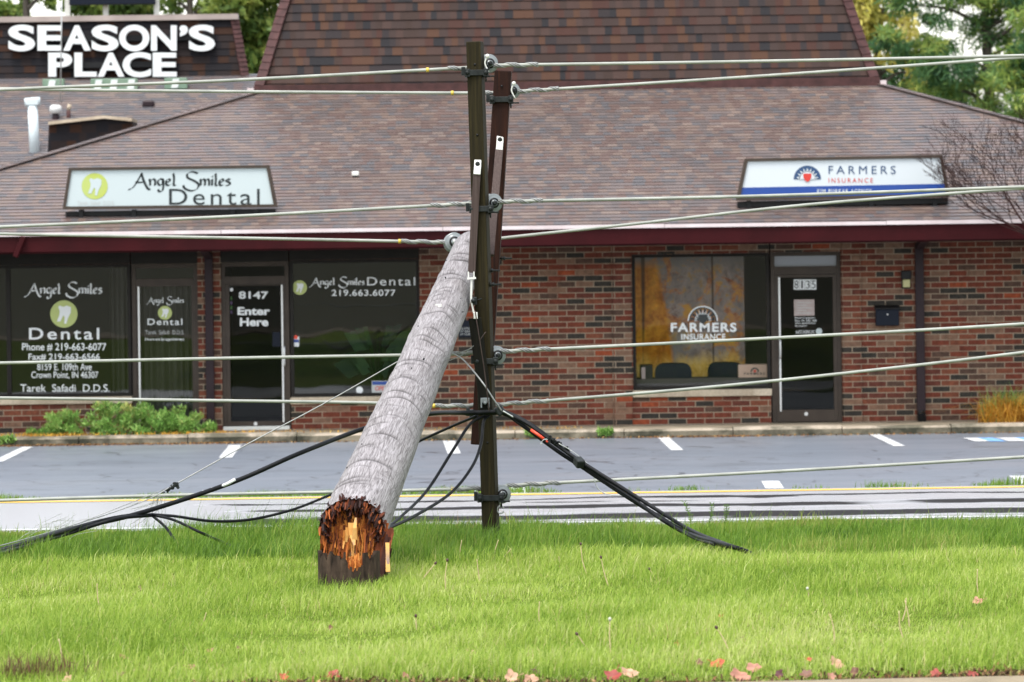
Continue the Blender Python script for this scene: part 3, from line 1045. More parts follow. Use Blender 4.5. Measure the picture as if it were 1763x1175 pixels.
def shingle_plane(g, origin, across, up, x_of, n_rows, expo, lift=0.012):
    """rows of shingles: origin (eave point at x=0), across = unit along the eave, up = unit up the slope; x_of(s)->(xl,xr)"""
    origin, across, up = Vector(origin), Vector(across), Vector(up)
    nrm = across.cross(up).normalized()
    for r in range(n_rows):
        s0, s1 = r * expo, (r + 1) * expo
        a0, a1 = x_of(s0)
        b0, b1 = x_of(s1)
        P = lambda x, s, h: origin + across * x + up * s + nrm * h
        jit = random.uniform(-.002, .002)
        g.uv[len(g.f)] = [(a0, r + .5), (a1, r + .5), (b1, r + .5), (b0, r + .5)]
        g.add([P(a0, s0 - .004, lift + jit), P(a1, s0 - .004, lift - jit), P(b1, s1, .001), P(b0, s1, .001)], [(0, 1, 2, 3)])
        g.uv[len(g.f)] = [(a0, r + .5), (a1, r + .5), (a1, r + .5), (a0, r + .5)]
        g.add([P(a0, s0 - .004, -.003), P(a1, s0 - .004, -.003), P(a1, s0 - .004, lift - jit), P(a0, s0 - .004, lift + jit)], [(0, 1, 2, 3)])


SL = 1 / 3.0
TOPT = 6.25
LEN = TOPT * math.hypot(1, SL)
ux = Vector((0, 1, SL)).normalized()
kx = 1 / math.hypot(1, SL)
g = MB()
EXPO = 0.143
shingle_plane(g, (0, EAVEY - .02, EAVEZ), (1, 0, 0), ux, lambda s: (XL + s * kx, XR - s * kx), int(LEN / EXPO) + 1, EXPO)
# hip ends and rear slope
shingle_plane(g, (XL, 0, EAVEZ), (0, -1, 0), Vector((1, 0, SL)).normalized(), lambda s: (-75 + s * kx, -EAVEY - s * kx), int(LEN / EXPO) + 1, EXPO)
shingle_plane(g, (XR, 0, EAVEZ), (0, 1, 0), Vector((-1, 0, SL)).normalized(), lambda s: (EAVEY + s * kx, 75 - s * kx), int(LEN / EXPO) + 1, EXPO)
roof = g.build('roof', M['roof'], shop, fix=False)
# hip caps
g = MB()
for sx, xe in ((1, XL), (-1, XR)):
    a = Vector((xe, EAVEY - .02, EAVEZ + .012)); b = Vector((xe + sx * TOPT, EAVEY + TOPT, EAVEZ + TOPT * SL + .012))
    n = int((b - a).length / .15)
    for i in range(n):
        p, q = a.lerp(b, i / n), a.lerp(b, (i + 1.15) / n)
        g.bar(p + Vector((0, 0, .014)), q + Vector((0, 0, .004)), .2, .010, bev=0, rnd=random.random())
    g.build('hip_cap', M['hiproof'], roof)
    g = MB()

# small roof vent with white cap
g = MB()
p = W(612, 302, min(np.arange(59, 64.5, .01), key=lambda d: abs(W(612, 306, d).z - (EAVEZ + (d - EAVEY) * SL))))
zr = EAVEZ + (p.y - EAVEY) * SL
g.lathe((p.x, p.y, zr - .05), (0, 0, 1), [(0, .035), (p.z - zr + .05, .035)], 14, 1)
g.box(p.x - .05, p.x + .05, p.y - .05, p.y + .05, p.z - .01, p.z + .055, 0, bev=.012)
g.build('vent_cap', [M['tabwhite'], M['black']], roof)

# upper mansard
MY = EAVEY + TOPT - .02
MZ = EAVEZ + TOPT * SL
ML, MR = W(444, 145, MY).x, W(1507, 128, MY).x
RAKE = 0.30      # run per unit rise
MH = 2.6
mu = Vector((0, RAKE, 1)).normalized()
mk = RAKE / math.hypot(1, RAKE)
mlen = MH * math.hypot(1, RAKE)
g = MB()
nr = int(mlen / .143)
shingle_plane(g, (0, MY, MZ), (1, 0, 0), mu, lambda s: (ML + s * mk, MR - s * mk), nr, .143, .016)
shingle_plane(g, (ML, 0, MZ), (0, -1, 0), Vector((RAKE, 0, 1)).normalized(), lambda s: (-69.5 + s * mk, -MY - s * mk), nr, .143, .016)
shingle_plane(g, (MR, 0, MZ), (0, 1, 0), Vector((-RAKE, 0, 1)).normalized(), lambda s: (MY + s * mk, 69.5 - s * mk), nr, .143, .016)
zt = MZ + nr * .143 / math.hypot(1, RAKE)
r_ = (zt - MZ) * RAKE
g.uv[len(g.f)] = [(0, 0.5)] * 4
g.quad((ML + r_, MY + r_, zt - .02), (MR - r_, MY + r_, zt - .02), (MR - r_, 69.5 - r_, zt - .02), (ML + r_, 69.5 - r_, zt - .02))
mans = g.build('mansard', M['mansard'], shop, fix=False)
g = MB()
for sx, xe in ((1, ML), (-1, MR)):
    a = Vector((xe, MY, MZ)); b = Vector((xe + sx * r_, MY + r_, zt))
    n = int((b - a).length / .125)
    for i in range(n):
        p, q = a.lerp(b, i / n), a.lerp(b, (i + 1.1) / n)
        o = Vector((-sx * .01, -.012, 0))
        nn = Vector((sx * -.5, -.86, 0))
        g.bar(p + o + nn * .018, q + o + nn * .004, .17, .014, up=nn)
    g.build('mansard_hip_cap', M['hipcap'], mans)
    g = MB()
g = MB()
g.box(ML - .05, MR + .05, MY - .05, MY - .03, MZ - .02, MZ + .11)
g.box(ML - .05, MR + .05, MY - .10, MY - .052, MZ - .02, MZ + .02)
g.build('flashing', M['hipcap'], mans)
g = MB()
p = W(430, 149, MY)
g.box(ML - .16, ML - .06, MY - .09, MY + .03, MZ - .01, MZ + .07)
g.box(MR + .07, MR + .16, MY - .09, MY + .03, MZ - .01, MZ + .06)
g.build('flashing_end', M['pinktrim'], mans)

# interior seen through the panes
g = MB()
xa, xb = bx(-470), bx(900)
for x0, x1 in ((xa, bx(360)), (bx(363), bx(900)), (bx(903), bx(1500))):
    g.quad((x0, 64.5, .11), (x1, 64.5, .11), (x1, 64.5, 2.9), (x0, 64.5, 2.9), 0)
    g.quad((x0, WALLY + T + .01, .112), (x1, WALLY + T + .01, .112), (x1, 64.5, .112), (x0, 64.5, .112), 1)
    g.quad((x0, WALLY + T + .01, 2.88), (x1, WALLY + T + .01, 2.88), (x1, 64.5, 2.88), (x0, 64.5, 2.88), 0)
    g.quad((x0, WALLY + T + .01, .11), (x0, 64.5, .11), (x0, 64.5, 2.9), (x0, WALLY + T + .01, 2.9), 0)
    g.quad((x1, WALLY + T + .01, .11), (x1, 64.5, .11), (x1, 64.5, 2.9), (x1, WALLY + T + .01, 2.9), 0)
g.build('interior', [M['interior'], M['interior_floor']], shop, fix=False)

FY = WALLY + 0.045   # front of frames
GY = WALLY + 0.085   # panes


def t3(y):
    return lambda px, py: W(px, py, y)


def frame_rect(g, x0, x1, z0, z1, w, y0=None, y1=None, mi=0, bottom=True):
    y0 = FY if y0 is None else y0
    y1 = y0 + .1 if y1 is None else y1
    g.box(x0, x0 + w, y0, y1, z0, z1, mi)
    g.box(x1 - w, x1, y0, y1, z0, z1, mi)
    g.box(x0 + w + .001, x1 - w - .001, y0, y1, z1 - w, z1 - .001, mi)
    if bottom:
        g.box(x0 + w + .001, x1 - w - .001, y0, y1, z0 + .001, z0 + w, mi)


def window(x0, x1, z0, z1, glass, mull=(), sill=True, label=None):
    g = MB()
    frame_rect(g, x0 + .002, x1 - .002, z0 + .002, z1 - .002, .045)
    for q in mull:
        g.box(q - .03, q + .03, FY - .002, FY + .1, z0 + .05, z1 - .05)
    wf = g.build('window', M['bronze'], shop)
    if label: wf['label'] = label
    g = MB()
    g.quad((x0 + .04, GY, z0 + .04), (x1 - .04, GY, z0 + .04), (x1 - .04, GY, z1 - .04), (x0 + .04, GY, z1 - .04))
    g.build('pane', glass, wf)
    if sill:
        g = MB()
        g.box(x0 - .01, x1 + .01, WALLY - .05, WALLY + .14, z0 - .098, z0 - .001, bev=.008)
        g.build('sill', M['sill'], wf)
    return wf


o = openings
w_left = window(*o[0][1:], M['glass'], [bx(14)], label='wide dark window with dental lettering in white')
w_mid = window(*o[3][1:], M['glass'], label='dark window with a row of white lettering along its top')
w_right = window(*o[4][1:], M['glass_refl'], label='window with an insurance emblem, autumn colours on a panel behind it')

# lettering on the left window
g = MB()
L = GY - .006
T3, T3b = t3(L), t3(L - .004)
stroke_text(g, ANGEL_SMILES, 42, 175, 486, 514, T3, .12, 35, 0, .045)
tooth_logo(g, 110, 541, 23.5, T3, T3b, 1, 0)
fit_text(g, 'Dental', 50, 171, 565, 585, T3, 0, .012, 0, 1.25)
fit_text(g, 'Phone # 219-663-6077', 38, 183, 591, 605, T3, 0, .012)
fit_text(g, 'Fax# 219-663-6566', 49, 172, 609, 621, T3, 0, .012)
fit_text(g, '8159 E. 109th Ave', 64, 158, 626, 638, T3, 0, .006)
fit_text(g, 'Crown Point, IN 46307', 54, 169, 640, 653, T3, 0, .006)
fit_text(g, 'Tarek  Safadi  D.D.S.', 35, 189, 662, 675, T3, 0, .004)
g.build('lettering', [M['white'], M['palelime']], w_left, fix=False)
# lettering on the middle window
g = MB()
tooth_logo(g, 516, 495.5, 12.5, T3, T3b, 1, 0)
stroke_text(g, ANGEL_SMILES, 532, 627, 477, 496.5, T3, .12, 35, 0, .05)
fit_text(g, 'Dental', 632, 715, 477.5, 492, T3, 0, .006, 0, 1.2)
fit_text(g, '219.663.6077', 571, 681, 499, 510, T3, 0, .015, 0, 1.1)
disc(g, 619, 672, 6, T3, 0)
g.build('lettering', [M['white'], M['palelime']], w_mid, fix=False)
g = MB()
g.quad(W(500.5 + 1, 597, L), W(515, 597, L), W(515, 580, L), W(501.5, 580, L), 0)
g.quad(W(502, 590, L - .003), W(514.5, 590, L - .003), W(514.5, 585, L - .003), W(502, 585, L - .003), 1)
disc(g, 509, 581, 3.5, t3(L - .004), 2)
g.quad(W(640, 677, L), W(672, 677, L), W(672, 656, L), W(640, 656, L), 3)
g.quad(W(641, 663, L - .003), W(671, 663, L - .003), W(671, 657, L - .003), W(641, 657, L - .003), 1)
fit_text(g, 'OPEN', 646, 668, 665, 673, t3(L - .003), 4, .01)
g.build('sticker', [M['white'], M['signblue'], M['orange'], M['greyvinyl'], M['signred']], w_mid, fix=False)
# emblem and lettering on the right window
g = MB()
sun_emblem(g, 1210, 553, 26, T3, T3b, 0, 0, 1, white_rays=False)
disc(g, 1210, 553, 24, t3(L - .0015), 1, 28, 21.8, 0.0, math.pi)
for i in range(8):
    a = math.pi * (i + .0) / 8 + math.pi / 16
    c_, s_ = math.cos(a), math.sin(a)
    q = lambda r, b: W(1210 + r * math.cos(a + b), 553 - r * math.sin(a + b), L - .003)
    g.add([q(13, .02), q(13, -.02), q(21, -.13), q(21, .13)], [(0, 1, 2, 3)], 1)
fit_text(g, 'FARMERS', 1155, 1268, 556, 572, T3, 0, .03, 0, 1.18)
fit_text(g, 'INSURANCE', 1173, 1249, 575, 585.5, T3, 0, .025, 0, 1.12)
g.build('lettering', [M['white'], M['signblack']], w_right, fix=False)


def door(x0, x1, z1, leaf_px, transom, frame_m, glass_m, edge_left, name_label, handle_px):
    """glazed shop door with its transom"""
    g = MB()
    frame_rect(g, x0 + .003, x1 - .003, FLOORZ + .002, z1 - .002, .055, bottom=False)
    tz0 = bz(transom[1], (leaf_px[0] + leaf_px[1]) / 2)
    g.box(x0 + .06, x1 - .06, FY, FY + .1, tz0 - .11, tz0)
    d = g.build('door', frame_m, shop)
    d['label'] = name_label
    g = MB()
    g.quad((x0 + .05, GY, tz0 + .002), (x1 - .05, GY, tz0 + .002), (x1 - .05, GY, z1 - .05), (x0 + .05, GY, z1 - .05))
    g.build('transom', glass_m if transom[2] is None else transom[2], d)
    lx0, lx1 = bx(leaf_px[0]), bx(leaf_px[1])
    lz0, lz1 = bz(leaf_px[3], (leaf_px[0] + leaf_px[1]) / 2), bz(leaf_px[2], (leaf_px[0] + leaf_px[1]) / 2)
    g = MB()
    ax0, ax1 = x0 + .06, x1 - .06
    az1 = tz0 - .115
    g.box(ax0, lx0, FY + .01, FY + .06, FLOORZ + .012, az1)
    g.box(lx1, ax1, FY + .01, FY + .06, FLOORZ + .012, az1)
    g.box(lx0 + .001, lx1 - .001, FY + .01, FY + .06, lz1, az1 - .001)
    g.box(lx0 + .001, lx1 - .001, FY + .01, FY + .06, FLOORZ + .013, lz0)
    g.build('door_leaf', frame_m, d)
    g = MB()
    g.quad((lx0 - .01, FY + .04, lz0 - .01), (lx1 + .01, FY + .04, lz0 - .01), (lx1 + .01, FY + .04, lz1 + .01), (lx0 - .01, FY + .04, lz1 + .01))
    g.build('pane', glass_m, d)
    g = MB()
    ex = lx0 - .022 if edge_left else lx1 + .002
    g.box(ex, ex + .024, FY - .004, FY + .009, lz0 - .02, lz1 + .005)
    g.build('edge_strip', M['alu'], d)
    if handle_px:
        hx, hy0, hy1 = handle_px
        g = MB()
        X_, za, zb = bx(hx), bz(hy1, hx), bz(hy0, hx)
        g.tube(crom([(X_, FY - .002, za), (X_, FY - .055, za + .03), (X_, FY - .055, zb - .03), (X_, FY - .002, zb)], 6), .013, 8)
        g.build('handle', M['alu'], d)
    return d


PY_ = FY + .034
T4, T4b = t3(PY_), t3(PY_ - .004)
d_left = door(o[1][1], o[1][2], o[1][4], (240, 330, 494, 722), (0, 480, None), M['brown'], M['glass'], True, 'narrow glass door with pale curtain behind it', None)
g = MB()
stroke_text(g, ANGEL_SMILES, 252, 316, 511, 526, T4, .10, 35, 0, .05)
tooth_logo(g, 284, 539, 12, T4, T4b, 1, 0)
fit_text(g, 'Dental', 254, 314, 549, 560, T4, 0, .01, 0, 1.2)
fit_text(g, 'Tarek  Safadi  D.D.S.', 250, 317, 569, 576, T4, 2, .0)
fit_text(g, 'Hours are by appointment', 250, 317, 582, 588, T4, 0, .01)
g.build('lettering', [M['white'], M['palelime'], M['greyvinyl']], d_left, fix=False)
d_mid = door(o[2][1], o[2][2], o[2][4], (395, 484, 492, 726), (0, 476, None), M['brown'], M['glass_dark'], False, 'glass door reading Enter Here', (489, 597, 630))
g = MB()
fit_text(g, '8147', 411, 462, 502, 515, T4, 0, .025)
fit_text(g, 'Enter', 409, 465, 529, 543, T4, 0, .035)
fit_text(g, 'Here', 413, 462, 547.5, 562, T4, 0, .035)
disc(g, 394.5 + 4, 499, 3, T4, 0)
g.build('lettering', [M['white']], d_mid, fix=False)
g = MB()
g.quad(W(469, 597, PY_), W(483, 597, PY_), W(483, 572, PY_), W(469, 572, PY_), 0)
for i in range(4):
    g.quad(W(392.5 + 4, 517 + i * 8, PY_), W(400, 517 + i * 8, PY_), W(400, 511 + i * 8, PY_), W(396.5, 511 + i * 8, PY_), 1 + i % 2)
g.build('sticker', [M['navy'], rnd_mat('green_sticker', [(0, (.03, .08, .02)), (1, (.05, .12, .03))]), rnd_mat('purple_sticker', [(0, (.05, .03, .07)), (1, (.08, .05, .1))])], d_mid, fix=False)
g = MB()
g.box(o[2][1] + .01, o[2][2] - .01, WALLY - .04, FY - .001, FLOORZ + .001, FLOORZ + .055, bev=.006)
g.build('threshold', M['tabwhite'], d_mid)
disc_ = MB()
disc(disc_, 440, 730, 3.2, t3(FY + .006), 0)
disc_.build('lock', M['alu'], d_mid, fix=False)
d_right = door(o[5][1], o[5][2], o[5][4], (1344, 1435, 478, 706), (0, 459, mat('frosted_transom', (.24, .255, .285), .3)), M['brown'], M['glass_dark'], True, 'dark glass door with notices under its number', (1343, 585, 617))
g = MB()
for i, ch in enumerate('8135'):
    x0 = 1366.5 + i * 9.9
    g.quad(W(x0, 499, PY_), W(x0 + 9.2, 499, PY_), W(x0 + 9.2, 481.5, PY_), W(x0, 481.5, PY_), 0)
    fit_text(g, ch, x0 + (3.0 if ch == '1' else 1.3), x0 + (6.0 if ch == '1' else 7.9), 483.5, 497, T4b, 1, .0)
for i, (s, xe) in enumerate((('Hours of operation', 1403), ('Mon - Fri  9:00 - 5:00', 1406), ('other appointments', 1404), ('by request', 1389))):
    fit_text(g, s, 1369, xe, 546 + i * 4.6, 549.6 + i * 4.6, T4, 0, .01)
fit_text(g, 'AUTO HOME LIFE', 1370, 1402, 569, 575, T4, 0, .0)
disc(g, 1410, 571, 5.6, T4, 2)
g.build('lettering', [M['white'], M['signblack'], M['signwhite']], d_right, fix=False)
g = MB()
g.box(W(1367, 530, PY_).x, W(1402, 530, PY_).x, PY_ - .004, PY_ - .001, W(1385, 544, PY_).z, W(1385, 516, PY_).z)
for i in range(5):
    g.quad(W(1371, 522 + i * 4.5, PY_ - .007), W(1397 - (i % 2) * 8, 522 + i * 4.5, PY_ - .007), W(1397 - (i % 2) * 8, 520.8 + i * 4.5, PY_ - .007), W(1371, 520.8 + i * 4.5, PY_ - .007), 1)
g.build('notice', [M['paper'], M['greyvinyl']], d_right)
disc_ = MB()
disc(disc_, 1388, 713, 3.2, t3(FY + .006), 0)
disc_.build('lock', M['alu'], d_right, fix=False)

# downspouts
for px, ytop, w in ((361, 440, .115), (1583.5, 430, .12)):
    g = MB()
    X_ = bx(px)
    zt_ = EAVEZ - .35
    g.box(X_ - w / 2, X_ + w / 2, WALLY - .09, WALLY - .006, FLOORZ + .14, zt_, bev=.012)
    g.bar((X_, WALLY - .05, zt_ - .03), (X_, EAVEY + .14, EAVEZ - .2), w, .08, bev=.01)
    for z in (.9, 2.0):
        g.box(X_ - w / 2 - .012, X_ + w / 2 + .012, WALLY - .094, WALLY - .004, z, z + .03)
    d = g.build('downspout', M['spout'], shop)
    g = MB()
    g.tube(crom([(X_, WALLY - .05, FLOORZ + .16), (X_, WALLY - .06, FLOORZ + .07), (X_, WALLY - .16, FLOORZ + .03)], 5), .062, 10)
    g.build('drain_boot', M['black'], d)

# curtain, chairs, box inside
def curtain(x0, x1, z0, z1, y, label, folds=9):
    g = MB()
    n = 80
    for i in range(n):
        def c(k):
            u = k / n
            return x0 + (x1 - x0) * u, y + .035 * math.sin(u * folds * 6.283) + .012 * math.sin(u * 31)
        (xa, ya), (xb, yb) = c(i), c(i + 1)
        g.add([(xa, ya, z0), (xb, yb, z0), (xb, yb, z1), (xa, ya, z1)], [(0, 1, 2, 3)], 0, .5, smooth=True)
        g.add([(xa, ya + .004, z0), (xb, yb + .004, z0), (xb, yb + .004, z1), (xa, ya + .004, z1)], [(3, 2, 1, 0)], 0, .5)
    t = g.build('curtain', M['curtain'], fix=False)
    return tag(t, label, 'curtain')


curtain(bx(238), bx(334), .13, bz(492, 285), WALLY + .26, 'pale hanging curtain behind the narrow left glass door')


curtain(bx(186), bx(219), bz(684, 110) + .05, bz(460, 110), WALLY + .30, 'brownish drape at the right side of the wide left window', 4)
pp = thing('potted_plant', (bx(645), 60.75, .112), 'dark big-leaved plant standing inside the middle window', 'plant')
q = MB(); q.lathe((bx(645), 60.75, .112), (0, 0, 1), [(0, .16), (.02, .17), (.42, .22), (.45, .23), (.45, .2)], 18); q.build('pot', M['interior_floor'], pp)
q = MB()
rp_ = random.Random(5)
for i in range(26):
    a = rp_.uniform(0, 6.28); ln = rp_.uniform(.35, .75); zt_ = rp_.uniform(.55, 1.35)
    c0 = Vector((bx(645), 60.75, .55)); c1 = c0 + Vector((math.cos(a) * .3 * ln, math.sin(a) * .16, zt_ * .55)); c2 = c0 + Vector((math.cos(a) * ln, math.sin(a) * .2, zt_ * .75))
    q.tube(crom([c0, c1.lerp(c0, .4), c1], 4), .006, 5)
    w_ = Vector((0, .02, .13)) * rp_.uniform(.7, 1.2)
    m_ = c1.lerp(c2, .5)
    q.add([c1, m_ + w_, c2, m_ - w_], [(0, 1, 2, 3)], 0, rp_.random())
q.build('foliage', rnd_mat('house_plant', [(0, (.02, .06, .025)), (1, (.06, .14, .05))], .4), pp, fix=False)


def office_chair(x, y, rz, label):
    t = thing('office_chair', (x, y, .112), label, 'chair', 'office chairs behind the window')
    g = MB(); g.box(-.25, .25, -.24, .24, .44, .54, bev=.04); g.build('seat', M['navy'], t, base=(x, y, .112)) if False else None
    def part(name, fn, m):
        q = MB(); fn(q); ob = q.build(name, m, None, base=(0, 0, 0)); ob.parent = t; return ob
    part('seat', lambda q: q.box(-.26, .26, -.25, .25, .44, .54, bev=.04), M['navy'])
    def back(q):
        n = 12
        out = []
        for i in range(n + 1):
            a = math.pi * i / n
            out.append((.29 * math.copysign(abs(math.cos(a)) ** .45, math.cos(a)), .86 + .36 * math.sin(a) ** .55 - .0))
        out = [(.25, .60)] + out + [(-.25, .60)]
        q.prism(out, .20, .28, lambda u, v, d: (u, d + .12 * (u / .3) ** 2 * -0.3, v))
    part('backrest', back, M['navy'])
    def pil(q):
        q.tube([(0, 0, .1), (0, 0, .45)], .03, 8)
        q.bar((0, .1, .5), (0, .26, .75), .06, .03)
        for k in range(5):
            a = 2 * math.pi * k / 5
            q.bar((0, 0, .1), (.3 * math.cos(a), .3 * math.sin(a), .06), .05, .03)
    part('pedestal', pil, M['black'])
    t.rotation_euler.z = rz
    t.scale = (.92, .92, .70)
    return t


office_chair(bx(1160), 60.62, math.pi, 'dark rounded-back office chair low in the right window, left of the other')
office_chair(bx(1262), 60.72, math.pi * .85, 'dark office chair beside the cardboard box behind the right window')
# panel added behind the chairs, giving the window its autumn colours
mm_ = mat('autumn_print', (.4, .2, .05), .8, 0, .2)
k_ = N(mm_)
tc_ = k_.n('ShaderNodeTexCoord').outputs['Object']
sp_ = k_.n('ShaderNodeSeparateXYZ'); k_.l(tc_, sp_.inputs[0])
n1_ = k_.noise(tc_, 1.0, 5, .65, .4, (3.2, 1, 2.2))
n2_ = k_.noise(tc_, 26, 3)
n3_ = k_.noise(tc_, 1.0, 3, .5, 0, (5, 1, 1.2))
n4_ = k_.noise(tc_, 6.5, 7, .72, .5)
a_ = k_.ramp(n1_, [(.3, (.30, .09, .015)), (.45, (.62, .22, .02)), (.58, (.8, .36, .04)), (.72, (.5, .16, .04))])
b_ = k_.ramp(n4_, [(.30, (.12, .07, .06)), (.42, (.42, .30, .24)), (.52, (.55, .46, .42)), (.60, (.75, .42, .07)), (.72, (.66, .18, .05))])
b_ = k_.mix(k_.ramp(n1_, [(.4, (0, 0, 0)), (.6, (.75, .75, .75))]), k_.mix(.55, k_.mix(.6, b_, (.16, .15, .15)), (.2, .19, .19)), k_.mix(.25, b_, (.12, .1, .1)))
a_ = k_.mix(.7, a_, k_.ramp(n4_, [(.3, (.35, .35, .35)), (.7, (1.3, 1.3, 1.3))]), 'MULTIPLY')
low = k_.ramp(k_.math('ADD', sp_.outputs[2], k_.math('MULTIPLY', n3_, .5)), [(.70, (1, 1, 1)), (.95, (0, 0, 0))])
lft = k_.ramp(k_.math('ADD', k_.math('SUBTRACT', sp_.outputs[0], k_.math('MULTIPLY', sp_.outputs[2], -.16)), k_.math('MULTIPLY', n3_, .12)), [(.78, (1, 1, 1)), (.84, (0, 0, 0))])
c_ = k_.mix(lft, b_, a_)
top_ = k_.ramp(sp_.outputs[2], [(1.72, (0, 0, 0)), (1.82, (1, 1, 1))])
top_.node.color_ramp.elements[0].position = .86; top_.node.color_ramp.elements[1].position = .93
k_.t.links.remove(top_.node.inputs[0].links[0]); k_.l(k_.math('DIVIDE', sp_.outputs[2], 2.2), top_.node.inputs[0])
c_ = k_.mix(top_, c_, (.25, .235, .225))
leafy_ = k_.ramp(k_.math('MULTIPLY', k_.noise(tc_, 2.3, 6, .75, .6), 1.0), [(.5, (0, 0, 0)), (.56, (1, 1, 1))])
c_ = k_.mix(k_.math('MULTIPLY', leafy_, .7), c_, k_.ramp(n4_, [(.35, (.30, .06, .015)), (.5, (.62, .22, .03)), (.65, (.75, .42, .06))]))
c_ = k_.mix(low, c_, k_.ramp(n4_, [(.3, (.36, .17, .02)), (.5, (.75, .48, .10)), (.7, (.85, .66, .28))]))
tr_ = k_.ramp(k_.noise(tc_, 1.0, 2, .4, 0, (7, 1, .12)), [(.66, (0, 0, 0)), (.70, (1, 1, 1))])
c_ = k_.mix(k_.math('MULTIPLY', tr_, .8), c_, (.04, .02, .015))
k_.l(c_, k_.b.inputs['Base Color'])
mu_ = MB()
mu_.box(bx(1085), bx(1290), 61.20, 61.22, .40, 2.62)
mu_.box(bx(1085), bx(1290), 61.19, 61.23, 2.621, 2.66, 1)
tag(mu_.build('autumn_panel', [mm_, M['black']], None, base=(bx(1085), 61.2, .40)), 'added panel in printed autumn woodland colours behind the chairs in the right window', 'backdrop')
# tower on a desk by the left side of the window
g = MB()
pc = MB()
pc.box(bx(1103), bx(1124), 60.32, 60.75, bz(690, 1110), bz(630, 1110), 0, bev=.01)
pc.box(bx(1104.5), bx(1111), 60.312, 60.318, bz(660, 1110), bz(634, 1110), 1)
mon = pc.build('computer_tower', [M['black'], M['paper']])
tag(mon, 'dark computer case with a pale panel at the left of the right window', 'computer')
# counter under the window carrying the box and the case
ct = MB()
ct.box(bx(1091), bx(1325), WALLY + .24, WALLY + .85, .74, bz(672, 1208) - .06, 0, bev=.006)
ct.box(bx(1093), bx(1097), WALLY + .26, WALLY + .8, .113, .739, 0)
ct.box(bx(1319), bx(1323), WALLY + .26, WALLY + .8, .113, .739, 0)
tag(ct.build('window_counter', M['interior_floor']), 'dark low counter just inside the right window', 'counter')
zc = bz(672, 1208) - .058
by_ = WALLY + .26
bo = thing('cardboard_box', ((bx(1272) + bx(1326)) / 2, by_, zc), 'pale cardboard box with a printed emblem in the corner of the right window', 'box')
q = MB()
q.box(bx(1272), bx(1324), by_, by_ + .28, zc, bz(629, 1300), bev=.004)
q.box(bx(1272) + .01, bx(1324) - .01, by_ + .12, by_ + .16, bz(629, 1300) + .0005, bz(629, 1300) + .002)
q.build('carton', M['card'], bo)
q = MB()
bt3, bt3b = t3(by_ - .004), t3(by_ - .007)
sun_emblem(q, 1299.5, 640.5, 7.5, bt3, bt3b, 0, 1, 2)
fit_text(q, 'FARMERS', 1281, 1317, 641.5, 646, bt3, 0, .02, 0, 1.3)
fit_text(q, 'INSURANCE', 1282, 1316, 658, 661, bt3, 3, .0, 0, 1.3)
q.build('print', [M['signblack'], M['card'], M['signred'], M['paper']], bo, fix=False)

# plaque, lamp, mailbox on the wall
pl = thing('wall_plaque', (bx(802), WALLY, bz(580, 800)), 'small black plaque with white lettering on the brick behind the fallen pole', 'plaque')
q = MB(); q.box(bx(789), bx(815), WALLY - .03, WALLY - .002, bz(581, 800), bz(552, 800), bev=.006); q.build('board', M['navy'], pl)
q = MB()
for i, s in enumerate(('DELIVERIES', 'AT REAR', 'OF STORE')):
    q2 = t3(WALLY - .034)
    fit_text(q, s, 792, 812, 564 + i * 5, 567.5 + i * 5, q2, 0)
q.build('lettering', M['greyvinyl'], pl, fix=False)
wl = thing('wall_lamp', (bx(1560), WALLY, bz(497, 1560)), 'small black lamp with a pale glass front high on the brick wall', 'lamp')
q = MB(); q.box(bx(1552), bx(1569), WALLY - .10, WALLY - .002, bz(481, 1560), bz(466, 1560), bev=.012)
q.box(bx(1553), bx(1568), WALLY - .03, WALLY - .002, bz(497, 1560), bz(482, 1560)); q.build('housing', M['black'], wl)
q = MB(); q.box(bx(1554.5), bx(1567), WALLY - .085, WALLY - .032, bz(495, 1560), bz(481.5, 1560), bev=.01); q.build('lens', mat('pale_insert', (.45, .42, .2), .25), wl)
mb_ = thing('mailbox', (bx(1527), WALLY, bz(561, 1527)), 'navy blue metal mailbox fixed to the brick wall right of the door', 'mailbox')
q = MB()
x0, x1, z0, z1 = bx(1507), bx(1547), bz(561, 1527), bz(533, 1527)
q.box(x0, x1, WALLY - .12, WALLY - .002, z0, z1, bev=.012); q.build('box', M['navy'], mb_)
q = MB()
q.prism([(WALLY - .002, z1 + .002), (WALLY - .135, z1 + .002), (WALLY - .135, z1 + .02), (WALLY - .002, z1 + .06)], x0 - .012, x1 + .012, lambda u, v, d: (d, u, v)); q.build('lid', M['black'], mb_)
q = MB(); q.lathe(((x0 + x1) / 2, WALLY - .121, z1 - .07), (0, -1, 0), [(0, .012), (.008, .012), (.01, .006)], 10); q.build('keyhole', M['alu'], mb_)


